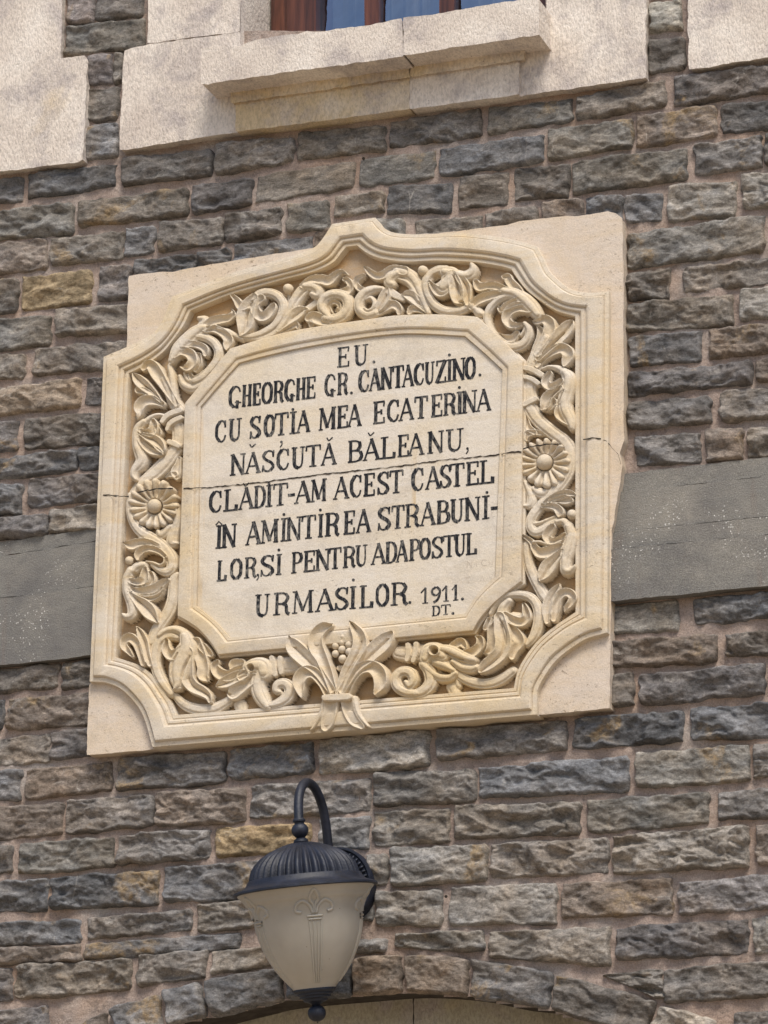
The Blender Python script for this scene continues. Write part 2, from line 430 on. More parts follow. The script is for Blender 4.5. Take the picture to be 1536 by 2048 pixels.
def rock_height(U, Vv, w, hgt, seed, amp):
    """split rock face: flat chips meeting at sharp creases, with a few ledges (metres)"""
    rng = np.random.default_rng(seed)
    x = U * w; y = Vv * hgt
    wx = x + 9 * (vnoise(x / 30, y / 22, seed) - 0.5) * 2; wy = y + 5 * (vnoise(x / 30, y / 22, seed + 3) - 0.5) * 2
    sh = rng.uniform(-0.5, 0.5)
    big = tnoise((wx + sh * wy) / rng.uniform(30, 52), wy / rng.uniform(17, 27), seed + 1) - 0.5
    med = tnoise((wx - sh * wy) / 17 + 5, wy / 11 + 3, seed + 2) - 0.5
    sml = tnoise(wx / 7.5, wy / 5.5, seed + 4) - 0.5
    sw = y / rng.uniform(14, 24) + 2.2 * tnoise(x / 48, y / 30, seed + 40) + rng.uniform(0, 3); sw = sw - np.floor(sw)
    saw = np.where(sw < 0.9, sw / 0.9, (1 - sw) / 0.1) - 0.45
    saw = saw * np.clip(fbm(x / 45, y / 20, seed + 50, 2) * 4 - 1.5, 0, 1) * rng.uniform(0.0, 0.6)
    # a broken arris: the lower or upper edge split away in a scoop
    sc = np.clip(1 - np.hypot((x - rng.uniform(0, w)) / rng.uniform(25, 60), (y - rng.uniform(0, hgt)) / rng.uniform(10, 22)), 0, 1)
    return amp * (big * 2.5 + med * 1.1 + sml * 0.6 + saw * 0.7 - sc * 1.3)

def stone_from_quad(TL, TR, BR, BL, seed, name='stone', base=0.014, amp=0.010, step=3.0, parent=None, mat=None, color=None, hz=0.0):
    step = step * 0.78
    TL, TR, BR, BL = [np.array(p, float) for p in (TL, TR, BR, BL)]
    ctr = (TL + TR + BR + BL) / 4
    TL, TR, BR, BL = [p + np.sign(p - ctr) * np.array([3.4, 2.9]) for p in (TL, TR, BR, BL)]
    w = (np.linalg.norm(TR - TL) + np.linalg.norm(BR - BL)) / 2
    hh = (np.linalg.norm(BL - TL) + np.linalg.norm(BR - TR)) / 2
    nu = max(8, int(w / step)); nv = max(8, int(hh / step))
    u = np.linspace(0, 1, nu); v = np.linspace(0, 1, nv)
    # tighten the grid at the arrises
    U, W = np.meshgrid(u, v)
    P = (TL * (1 - U[..., None]) + TR * U[..., None]) * (1 - W[..., None]) + (BL * (1 - U[..., None]) + BR * U[..., None]) * W[..., None]
    # uneven outline
    ex = (vnoise(W * hh / 14, np.zeros_like(W), seed + 1) - 0.5) * 6 * (1 - U) ** 4 + (vnoise(W * hh / 14, np.ones_like(W) * 5, seed + 2) - 0.5) * 6 * U ** 4
    ey = ((fbm(U * w / 30, np.zeros_like(U), seed + 3, 3) - 0.5) * 9 * (1 - W) ** 4 + (fbm(U * w / 30, np.ones_like(U) * 7, seed + 4, 3) - 0.5) * 9 * W ** 4)
    # rounded corners
    cu = np.abs(U - 0.5) * 2; cv = np.abs(W - 0.5) * 2
    du = np.clip(1 - (1 - cu) * w / 2 / 9, 0, 1); dv = np.clip(1 - (1 - cv) * hh / 2 / 9, 0, 1)
    P[..., 0] += ex - np.sign(U - 0.5) * du * dv * 2.2
    P[..., 1] += ey - np.sign(W - 0.5) * du * dv * 2.2
    d = np.minimum(np.minimum(U, 1 - U) * w, np.minimum(W, 1 - W) * hh)
    dn = d + (vnoise(P[..., 0] / 12, P[..., 1] / 12, seed + 5) - 0.5) * 4 * (d > 0)
    e = np.clip(dn / 7.0, 0, 1); e = 1 - (1 - e) ** 2.6
    body = base + rock_height(U, W, w, hh, seed, amp) * np.clip(0.45 + d / 14, 0, 1)
    h = hz - 0.003 * (1 - e) + np.maximum(body, 0.004) * e
    X = unp(P[..., 0], P[..., 1], hz + 0.002)
    X[..., 1] = -h
    o = make(name, X.reshape(-1, 3), grid_faces(nu, nv), mat or M_STONE, parent or WALL, True)
    if color is None:
        r = random.random
        c = PALETTE[int(r() * len(PALETTE))]; k = 0.78 + 0.6 * r()
        q = r()
        if q < 0.12: c = (0.128, 0.108, 0.092)
        elif q < 0.2: c = (0.150, 0.140, 0.126)
        elif q < 0.25: c = (0.110, 0.099, 0.096)
        color = tuple(x * k * 1.6 for x in c)
    o.color = (*color, 1)
    return o

for i, (xl, xr, tl, tr, bl, br) in enumerate(STONES):
    col = None
    if (xl, xr) == (47, 183): col = (0.30, 0.235, 0.15)
    if (xl, xr) == (433, 622): col = (0.30, 0.225, 0.135)
    if (xl, xr) == (-70, 162): col = (0.29, 0.24, 0.19)
    if (xl, xr) in ((785, 975), (755, 885), (735, 775)): col = (0.25, 0.235, 0.215)
    if col is None:
        c = PALETTE[int(random.random() * len(PALETTE))]; k = (0.82 + 0.42 * random.random()) * 1.56; q = random.random()
        if q < 0.10: c = (0.128, 0.108, 0.092)
        elif q < 0.18: c = (0.150, 0.140, 0.126)
        mx_, my_ = (xl + xr) / 2, (tl + bl) / 2
        if 520 < mx_ < 1010 and my_ > 1535: k *= 1.18; c = tuple(0.5 * a + 0.5 * b for a, b in zip(c, (0.118, 0.113, 0.106)))
        elif my_ > 1500: k *= 1.08
        col = tuple(x * k for x in c)
    dl = lean(xl) * (bl - tl); dr = lean(xr) * (br - tr)
    flat = (xl, xr) in ((720, 870), (515, 708), (1228, 1357))
    stone_from_quad((xl - dl / 2, tl), (xr - dr / 2, tr), (xr + dr / 2, br), (xl + dl / 2, bl), 100 + i * 13,
                    base=0.008 if flat else 0.011 + 0.009 * random.random(), amp=0.002 if flat else 0.0055 + 0.0065 * random.random(), color=col)

# narrow piers of small stones beside the window blocks
PIER = [(137, 188, -30, -36, 50, 47), (193, 287, -36, -42, 42, 32), (133, 288, 57, 37, 112, 98), (178, 224, 113, 108, 172, 168), (230, 246, 108, 106, 168, 166),
        (176, 236, 180, 177, 243, 240), (170, 236, 253, 247, 322, 313), (1302, 1364, 5, 2, 65, 60), (1299, 1369, 80, 75, 147, 140), (1303, 1366, -70, -74, -8, -10),
        (133, 288, -100, -115, -44, -55)]
for i, (xl, xr, tl, tr, bl, br) in enumerate(PIER):
    dl = lean(xl) * (bl - tl)
    stone_from_quad((xl - dl / 2, tl), (xr - dl / 2, tr), (xr + dl / 2, br), (xl + dl / 2, bl), 9000 + i * 7, color=(0.34, 0.32, 0.28) if i == 7 else None, base=0.014, amp=0.007)

# voussoirs of the arch at the foot of the picture: outer pair then inner pair of corners
VOUS = [((100, 2075), (212, 2026), (232, 2110), (120, 2150)), ((222, 2020), (318, 1990), (326, 2060), (250, 2090)), ((328, 1985), (400, 1968), (416, 2032), (342, 2052)),
        ((412, 1964), (560, 1936), (568, 2002), (426, 2034)), ((570, 1934), (700, 1920), (704, 1990), (580, 2002)),
        ((711, 1918), (800, 1912), (806, 1983), (712, 1990)), ((812, 1912), (938, 1918), (935, 1992), (818, 1983)), ((948, 1920), (1107, 1946), (1097, 2017), (946, 1994)),
        ((1116, 1950), (1312, 2006), (1284, 2078), (1108, 2020)), ((1324, 2012), (1430, 2040), (1420, 2130), (1294, 2080))]
for i, q in enumerate(VOUS):
    stone_from_quad(*q, 7000 + i * 11, name='voussoir', base=0.024, amp=0.0065, step=3.2, color=(0.21, 0.175, 0.145) if i in (5, 6) else None)
stone_from_quad((1202, 1951), (1322, 1938), (1332, 1995), (1300, 1992), 7777, base=0.014)

# slabs with a polygonal outline --------------------------------------------------
def poly_slab(name, pts, hf, hb, mat, parent, bevel=1.6, jit=0.8, dens=6.0, seed=1, color=None, drop=0.0015):
    P = [np.array(p, float) for p in pts]
    out = []
    for a, b in zip(P, P[1:] + P[:1]):
        n = max(1, int(np.linalg.norm(b - a) / dens))
        for k in range(n): out.append(a + (b - a) * k / n)
    Q = np.array(out); n = len(Q)
    area = 0.5 * np.sum(Q[:, 0] * np.roll(Q[:, 1], -1) - np.roll(Q[:, 0], -1) * Q[:, 1])
    if area > 0: Q = Q[::-1]     # counter-clockwise seen by the camera (y is down)
    T = np.roll(Q, -1, 0) - np.roll(Q, 1, 0); T /= np.linalg.norm(T, axis=1)[:, None]
    N = np.stack([T[:, 1], -T[:, 0]], 1)      # outward
    s = np.arange(n) * dens
    Q = Q + N * ((fbm(s / 25, s * 0, seed, 4) - 0.5) * 4 * jit)[:, None]
    inn = Q - N * bevel * (1 + 0.8 * (vnoise(s / 9, s * 0 + 3, seed) - 0.5))[:, None]
    V = np.vstack([unp(inn[:, 0], inn[:, 1], hf), unp(Q[:, 0], Q[:, 1], hf)])
    V[n:2 * n, 1] = -(hf - drop)
    B = V[n:2 * n].copy(); B[:, 1] = -hb
    V = np.vstack([V, B])
    f = [list(range(n))]
    for i in range(n):
        j = (i + 1) % n
        f.append([i, n + i, n + j, j]); f.append([n + i, 2 * n + i, 2 * n + j, n + j])
    f = [x[::-1] for x in f]
    o = make(name, V, f, mat, parent, True, sharp=28)
    # face outward check
    if o.data.polygons[0].normal.y > 0:
        o.data.flip_normals()
    return o

# string course of smooth dark blocks each side of the plaque
poly_slab('string_course_block', [(-80, 1098), (20, 1084), (200, 1056), (204, 1078), (-80, 1124)], 0.010, -0.02, M_BAND, WALL, 1.5, 1.0, seed=3)
poly_slab('string_course_block', [(-80, 1127), (204, 1082), (204, 1168), (100, 1184), (-80, 1203)], 0.019, -0.02, M_BAND, WALL, 1.2, 0.5, seed=4)
poly_slab('string_course_block', [(-80, 1206), (100, 1187), (200, 1172), (196, 1307), (178, 1310), (-80, 1338)], 0.031, -0.02, M_BAND, WALL, 1.5, 0.9, seed=5)
poly_slab('string_course_block', [(1238, 950), (1400, 931), (1640, 904), (1640, 940), (1236, 983)], 0.010, -0.02, M_BAND, WALL, 1.5, 0.8, seed=6)
poly_slab('string_course_block', [(1234, 986), (1640, 943), (1640, 1020), (1222, 1064)], 0.019, -0.02, M_BAND, WALL, 1.2, 0.5, seed=7)
poly_slab('string_course_block', [(1215, 1067), (1640, 1023), (1640, 1058), (1215, 1098)], 0.024, -0.02, M_BAND, WALL, 1.0, 0.4, seed=8)
poly_slab('string_course_block', [(1215, 1101), (1640, 1061), (1640, 1158), (1536, 1169), (1224, 1201), (1215, 1202)], 0.034, -0.02, M_BAND, WALL, 1.5, 0.8, seed=9)

# pale dressed blocks left and right of the window
poly_slab('quoin_block', [(-330, -200), (126, -200), (120, 116), (-330, 171)], 0.026, -0.02, M_BLOCK, WALL, 2, 0.8, seed=13)
poly_slab('quoin_block', [(-330, 176), (-80, 146), (0, 135), (168, 113), (173, 120), (164, 318), (155, 322), (0, 341), (-330, 385)], 0.032, -0.02, M_BLOCK, WALL, 2.5, 1.2, seed=14)
poly_slab('quoin_block', [(1376, -200), (1870, -200), (1870, 63), (1536, 112), (1380, 137)], 0.030, -0.02, M_BLOCK, WALL, 2.5, 1.1, seed=15)

# pale tympanum stones set back under the arch
poly_slab('tympanum_block', [(300, 2040), (520, 1985), (700, 1960), (824, 1955), (824, 2300), (300, 2300)], -0.13, -0.3, M_TYMP, WALL, 2, 0.3, seed=23)
poly_slab('tympanum_block', [(830, 1955), (940, 1965), (1100, 1990), (1260, 2040), (1400, 2130), (1400, 2300), (830, 2300)], -0.13, -0.3, M_TYMP, WALL, 2, 0.3, seed=24)
def soffit():
    ax = [300, 420, 500, 560, 700, 820, 935, 1020, 1100, 1180, 1290, 1400]
    ay = [2070, 2036, 2016, 2003, 1990, 1982, 1990, 2007, 2018, 2048, 2090, 2150]
    q = smooth_line(list(zip(ax, ay)), 6)
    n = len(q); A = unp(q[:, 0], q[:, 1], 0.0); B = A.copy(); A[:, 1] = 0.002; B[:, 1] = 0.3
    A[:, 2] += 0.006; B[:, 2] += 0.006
    make('arch_soffit', np.vstack([A, B]), [(i, i + 1, n + i + 1, n + i) for i in range(n - 1)], mat_simple('shade_dark_arch_underside', (0.06, 0.052, 0.045), 0.95, 0, 0.4, 30, 0.1, 0.6), WALL, True)  # near-black colour paints in the shadow line under the voussoirs
soffit()

# ------------------------------------------------------------------ window
WIN = empty('window', unp(780, 190, 0.0), 'brown wooden window above a projecting pale stone sill at the top of the wall', 'window')
poly_slab('surround_block', [(300, -200), (486, -200), (478, 61), (296, 85), (299, 30)], 0.024, -0.02, M_BLOCK, WIN, 2, 0.8, seed=31)
poly_slab('surround_block', [(250, 102), (300, 91), (478, 66), (478, 262), (240, 299)], 0.032, -0.02, M_BLOCK, WIN, 2.2, 1.0, seed=32)
poly_slab('surround_block', [(1035, 60), (1094, 50), (1096, -200), (1291, -200), (1290, 153), (1037, 190)], 0.032, -0.02, M_BLOCK, WIN, 2.2, 1.0, seed=33)
# reveal on the left of the opening
a = unp(np.array([480., 484.]), np.array([110., -200.]), 0.024)
V = np.array([[a[0][0], -0.0235, a[0][2]], [a[1][0], -0.0235, a[1][2]], [a[1][0], 0.20, a[1][2]], [a[0][0], 0.20, a[0][2]]])
make('window_reveal', V, [(0, 1, 2, 3)], M_BLOCK, WIN, False)
# apron, fillet and sill, each in two lengths meeting at the crack
for k, (x0, x1) in enumerate(((473, 818), (821, 1037))):
    f0 = lambda x: 203 + (118 - 203) * (x - 473) / 564.0
    f1 = lambda x: 262 + (188 - 262) * (x - 473) / 564.0
    poly_slab('sill_apron', [(x0, f0(x0) - 12), (x1, f0(x1) - 12), (x1, f1(x1)), (x0, f1(x0))], 0.042, -0.02, M_BLOCK_O if k == 0 else M_BLOCK, WIN, 1.8, 0.7, seed=40 + k)
    x0 = 463 if k == 0 else 821; x1 = 817 if k == 0 else 1046
    g0 = lambda x: 176 + (88 - 176) * (x - 463) / 583.0
    g1 = lambda x: 204 + (117 - 204) * (x - 463) / 583.0
    poly_slab('sill_moulding', [(x0, g0(x0)), (x1, g0(x1)), (x1, g1(x1)), (x0, g1(x0))], 0.052, 0.02, M_BLOCK_O, WIN, 3.0, 0.7, seed=44 + k, drop=0.004)
poly_slab('window_sill', [(403, 99), (430, 92), (450, 97), (478, 94), (500, 85), (545, 76), (560, 72), (600, 70), (615, 66), (660, 64), (680, 59), (740, 52), (802, 38), (804, 112), (806, 110), (403, 167)],
          0.124, -0.02, M_BLOCK, WIN, 2.2, 1.1, seed=51)
poly_slab('window_sill', [(808, 37), (870, 30), (1000, 8), (1076, -4), (1077, 68), (808, 108)], 0.124, -0.02, M_BLOCK, WIN, 2.2, 1.0, seed=52)

def win_box(name, x0, x1, y0, y1, h, d, mat, slope=-0.135):
    A = [(x0, y0), (x1, y0 + slope * (x1 - x0)), (x1, y1), (x0, y1)]
    return poly_slab(name, A, h, h - d, mat, WIN, 1.0, 0.05, 30, seed=60, drop=0.003)
HW = -0.15
poly_slab('window_frame', [(545, -160), (577, -160), (575, 140), (543, 140)], HW, -0.25, M_WOOD, WIN, 1, 0.05, 40)
poly_slab('sash_stile', [(579, -160), (631, -160), (629, 140), (577, 140)], HW + 0.02, -0.25, M_WOOD, WIN, 3, 0.05, 40)
poly_slab('mullion', [(733, -160), (756, -160), (755, 120), (732, 120)], HW + 0.01, -0.2, M_WOOD, WIN, 3, 0.05, 40)
poly_slab('mullion', [(883, -160), (906, -160), (905, 100), (882, 100)], HW + 0.01, -0.2, M_WOOD, WIN, 3, 0.05, 40)
poly_slab('sash_stile', [(1040, -160), (1120, -160), (1120, 100), (1040, 100)], HW + 0.02, -0.25, M_WOOD, WIN, 3, 0.05, 40)
def glass_mat():
    t = NT('window_glass', 0.02, 0.5)
    n = t.n; gl = n.new('ShaderNodeBsdfGlossy'); gl.inputs['Roughness'].default_value = 0.015
    gl.inputs['Color'].default_value = (0.62, 0.78, 1.0, 1)
    tr = n.new('ShaderNodeBsdfTransparent'); tr.inputs[0].default_value = (0.75, 0.82, 0.85, 1)
    mx = n.new('ShaderNodeMixShader'); mx.inputs[0].default_value = 0.30
    t.l.new(t.bump(t.noise(9, 3, 0.5), 0.25, 0.02), gl.inputs['Normal'])
    t.l.new(tr.outputs[0], mx.inputs[1]); t.l.new(gl.outputs[0], mx.inputs[2])
    t.l.new(mx.outputs[0], n['Material Output'].inputs[0])
    return t.m
M_GLASS = glass_mat()
for x0, x1 in ((631, 733), (756, 883), (906, 1042)):
    q = [(x0 - 2, -160), (x1 + 2, -160), (x1 + 2, 130), (x0 - 2, 130)]
    V = np.array([unp(x, y, HW - 0.015) for x, y in q])
    make('pane', V, [(0, 3, 2, 1)], M_GLASS, WIN, False)
# room behind: dark sheet painted as its unlit depth, and a pale curtain with folds
M_DARK = mat_simple('painted_room_darkness', (0.03, 0.028, 0.03), 0.9)
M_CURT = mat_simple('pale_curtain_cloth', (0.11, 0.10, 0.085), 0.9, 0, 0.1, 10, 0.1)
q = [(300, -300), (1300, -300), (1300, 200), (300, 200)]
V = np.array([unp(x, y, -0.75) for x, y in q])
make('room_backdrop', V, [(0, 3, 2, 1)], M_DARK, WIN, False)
def curtain(x0, x1):
    xs = np.linspace(x0, x1, 60); ys = np.array([-180., 160.])
    X, Y = np.meshgrid(xs, ys)
    P = unp(X, Y, -0.28); P[..., 1] += 0.02 * np.sin(X / 5.5) + 0.01 * np.sin(X / 2.3)
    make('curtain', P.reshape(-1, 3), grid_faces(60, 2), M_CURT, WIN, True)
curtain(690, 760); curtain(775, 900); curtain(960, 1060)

# two old fixing holes in the joints
for hx, hy in ((727, 317), (892, 1793)):
    V = [unp(hx + 3.2 * math.cos(k * math.pi / 6), hy + 3.2 * math.sin(k * math.pi / 6), 0.012) for k in range(12)]
    make('fixing_hole', V, [tuple(range(12))[::-1]], M_CRACK, WALL, False)
# ------------------------------------------------------------------ memorial plaque
PLQ = empty('memorial_plaque', unp(700, 1462, 0.0), 'cream carved stone memorial plaque dated 1911 with black engraved lettering in a leafy border', 'plaque')
H_SLAB, H_BAND, H_FIELD, H_TAB, H_PANEL = 0.0400, 0.064, 0.031, 0.062, 0.052

poly_slab('backing_slab', [(259, 553), (300, 547), (345, 545), (390, 536), (450, 526), (560, 508), (660, 492), (740, 478), (820, 472), (912, 465), (960, 457), (1010, 452), (1040, 444), (1085, 439), (1130, 434), (1180, 431), (1215, 423), (1230, 428), (1243, 437),
                           (1245, 560), (1246, 745), (1246, 880), (1238, 905), (1243, 930), (1239, 960), (1232, 1000), (1226, 1045), (1222, 1060), (1221, 1100), (1220, 1260), (1218, 1415), (880, 1446), (500, 1480), (175, 1509), (180, 1370), (204, 1345), (236, 1350), (268, 1372), (300, 1400), (318, 1432), (332, 1462), (1046, 1400), (1062, 1346), (1092, 1302), (1130, 1268), (1180, 1245), (1184, 612), (1120, 600), (1072, 568), (1046, 520), (960, 500),
           (860, 496), (780, 494), (742, 470), (700, 466), (660, 480), (620, 515), (500, 560), (368, 610), (345, 655), (300, 700), (262, 722), (255, 703)],
          H_SLAB, -0.01, M_SLAB, PLQ, 1.6, 0.6, seed=71)

def ring_pts(segs, n):
    out = []
    for s in segs:
        q = smooth_line(s, 24)
        L = np.r_[0, np.cumsum(np.linalg.norm(np.diff(q, axis=0), axis=1))]
        t = np.linspace(0, L[-1], n, endpoint=False)
        out.append(np.stack([np.interp(t, L, q[:, 0]), np.interp(t, L, q[:, 1])], 1))
    return np.vstack(out)

def loft(name, rings, mat, parent, closed=True, flip=False, sharp=30):
    n = len(rings[0]); V = np.vstack(rings); f = []
    for r in range(len(rings) - 1):
        for i in range(n if closed else n - 1):
            j = (i + 1) % n
            q = (r * n + i, r * n + j, (r + 1) * n + j, (r + 1) * n + i)
            f.append(q[::-1] if flip else q)
    return make(name, V, np.array(f), mat, parent, True, sharp=sharp)

def offset_ring(W, d):
    """mitred offset of a closed loop of world points in the wall plane (positive = outward for a loop running clockwise as seen)"""
    P = W[:, [0, 2]]
    a = P - np.roll(P, 1, 0); b = np.roll(P, -1, 0) - P
    a /= np.linalg.norm(a, axis=1)[:, None]; b /= np.linalg.norm(b, axis=1)[:, None]
    na = np.stack([-a[:, 1], a[:, 0]], 1); nb = np.stack([-b[:, 1], b[:, 0]], 1)
    m = na + nb; m /= np.linalg.norm(m, axis=1)[:, None]
    k = np.clip(1 / np.maximum((m * na).sum(1), 0.4), 1, 2.0)
    Q = P + m * (d * k)[:, None]
    R = W.copy(); R[:, 0] = Q[:, 0]; R[:, 2] = Q[:, 1]
    return R

SEG_B = [[(214, 718), (256, 700), (279, 689), (307, 673), (322, 657), (333, 638), (341, 618), (349, 598)],
         [(349, 598), (404, 575), (440, 562), (479, 548), (541, 531), (596, 515), (632, 500), (652, 478), (667, 455)],
         [(667, 455), (741, 444)],
         [(741, 444), (757, 462), (785, 474), (845, 477), (912, 474), (975, 480), (1030, 490), (1063, 500)],
         [(1063, 500), (1073, 519), (1085, 545), (1101, 562), (1124, 581), (1148, 591), (1176, 594), (1204, 592)],
         [(1204, 592), (1200, 1254)],
         [(1200, 1254), (1167, 1264), (1134, 1284), (1101, 1311), (1077, 1344), (1061, 1377), (1059, 1416)],
         [(1059, 1416), (310, 1480)],
         [(310, 1480), (297, 1434), (280, 1401), (247, 1367), (213, 1352), (187, 1350)],
         [(187, 1350), (214, 718)]]
SEG_F = [[(267, 754), (302, 736), (334, 712), (352, 690), (376, 657), (390, 628)],
         [(390, 628), (463, 598), (518, 582), (577, 566), (635, 551), (674, 533), (688, 517), (700, 502)],
         [(700, 502), (718, 500)],
         [(718, 500), (739, 515), (768, 526), (817, 532), (876, 530), (952, 533), (1000, 540), (1025, 546)],
         [(1025, 546), (1034, 560), (1054, 585), (1081, 607), (1115, 629), (1152, 641)],
         [(1152, 641), (1153, 1227)],
         [(1153, 1227), (1110, 1257), (1079, 1284), (1055, 1315), (1039, 1345), (1031, 1378)],
         [(1031, 1378), (361, 1431)],
         [(361, 1431), (350, 1403), (332, 1379), (314, 1353), (287, 1333), (242, 1317)],
         [(242, 1317), (267, 754)]]
NB = 40
rb = ring_pts(SEG_B, NB); rf = ring_pts(SEG_F, NB)
WB = unp(rb[:, 0], rb[:, 1], H_BAND); WF = unp(rf[:, 0], rf[:, 1], H_FIELD)
def lerp_ring(t, h):
    R = WB * (1 - t) + WF * t; R[:, 1] = -h; return R
def off_ring(W, d, h):
    R = offset_ring(W, d * np.ones(len(W))); R[:, 1] = -h; return R
# worn, slightly wavering arris
wav = (fbm(np.arange(len(WB)) / 6.0, np.zeros(len(WB)), 5, 3) - 0.5) * 0.003
rings = [off_ring(WB, 0.0145, 0.004), off_ring(WB, 0.0145, 0.053), off_ring(WB, 0.0135, 0.0555), off_ring(WB, 0.0048, 0.0565), off_ring(WB, 0.0036, 0.0555),
         off_ring(WB, 0.0018, 0.0610), off_ring(WB, 0.0, H_BAND - 0.0006), lerp_ring(0.03, H_BAND), lerp_ring(0.45, H_BAND - 0.0005), lerp_ring(0.52, H_BAND - 0.003), lerp_ring(0.555, H_BAND - 0.0085),
         lerp_ring(0.60, H_BAND - 0.0085), lerp_ring(0.615, H_BAND - 0.0065), lerp_ring(0.70, H_BAND - 0.0065), lerp_ring(0.74, H_BAND - 0.0085), lerp_ring(0.76, H_BAND - 0.0140), lerp_ring(0.80, H_BAND - 0.0140),
         lerp_ring(0.815, H_BAND - 0.0125), lerp_ring(0.93, H_BAND - 0.0125), lerp_ring(0.95, H_BAND - 0.0150), lerp_ring(0.985, H_FIELD - 0.003)]
rings[6][:, 1] += wav; rings[7][:, 1] += wav
loft('outer_moulding', rings, M_PLQ, PLQ, True, True, 24)

# recessed ground between the two mouldings
def field():
    xs = np.arange(225, 1172, 5.0); ys = np.arange(485, 1445, 5.0)
    X, Y = np.meshgrid(xs, ys)
    # keep cells inside the moulding
    poly = rb
    def inside(px, py):
        c = np.zeros(px.shape, bool); n = len(poly)
        for i in range(n):
            x1, y1 = poly[i]; x2, y2 = poly[(i + 1) % n]
            m = ((y1 > py) != (y2 > py))
            with np.errstate(divide='ignore', invalid='ignore'):
                xc = (x2 - x1) * (py - y1) / (y2 - y1) + x1
            c ^= m & (px < xc)
        return c
    ok = inside(X[:-1, :-1] + 2.5, Y[:-1, :-1] + 2.5)
    P = unp(X, Y, H_FIELD); P[..., 1] = -(H_FIELD + 0.0025 * (fbm(X / 30, Y / 30, 8) - 0.5))
    f = grid_faces(len(xs), len(ys))[ok.ravel()]
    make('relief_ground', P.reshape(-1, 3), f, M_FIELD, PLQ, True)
field()

SEG_P = [[(460, 697), (557, 668), (635, 653), (740, 638), (792, 631), (876, 629), (954, 634)], [(954, 634), (1000, 676), (1044, 721)], [(1044, 721), (1041, 1162)],
         [(1041, 1162), (1012, 1184), (985, 1207), (960, 1235), (945, 1260)], [(945, 1260), (437, 1308)], [(437, 1308), (421, 1284), (400, 1260), (380, 1245), (355, 1230)], [(355, 1230), (370, 806)], [(370, 806), (415, 752), (460, 697)]]
SEG_Q = [[(481, 729), (530, 716), (612, 698), (712, 681), (780, 673), (832, 671), (929, 676)], [(929, 676), (966, 708), (1003, 742)], [(1003, 742), (988, 1153)],
         [(988, 1153), (975, 1165), (952, 1190), (929, 1226)], [(929, 1226), (463, 1274)], [(463, 1274), (443, 1251), (420, 1230), (397, 1212)], [(397, 1212), (405, 815)], [(405, 815), (443, 771), (481, 729)]]
rp = ring_pts(SEG_P, 30); rq = ring_pts(SEG_Q, 30)
WP = unp(rp[:, 0], rp[:, 1], H_TAB); WQ = unp(rq[:, 0], rq[:, 1], H_PANEL)
def lp(t, h):
    R = WP * (1 - t) + WQ * t; R[:, 1] = -h; return R
rings = [off_ring(WP, 0.0062, H_FIELD - 0.004), off_ring(WP, 0.006, 0.0475), off_ring(WP, 0.0052, 0.049), off_ring(WP, 0.0015, 0.050), off_ring(WP, 0.0008, H_TAB - 0.002), off_ring(WP, 0, H_TAB - 0.0006), lp(0.04, H_TAB),
         lp(0.60, H_TAB), lp(0.66, H_TAB - 0.0015), lp(0.70, H_TAB - 0.005), lp(0.74, H_TAB - 0.005), lp(0.76, H_TAB - 0.004), lp(0.92, H_TAB - 0.0045), lp(0.95, H_PANEL - 0.001), lp(1.02, H_PANEL - 0.001)]
loft('tablet_moulding', rings, M_PLQ, PLQ, True, True, 24)
def panel():
    W = unp(rq[:, 0], rq[:, 1], H_PANEL); W = off_ring(WQ, 0.002, H_PANEL)
    n = len(W); make('inscription_panel', W, [list(range(n))], M_PANEL, PLQ, False)
panel()
_p = bpy.data.objects['inscription_panel']
if _p.data.polygons[0].normal.y > 0: _p.data.flip_normals()

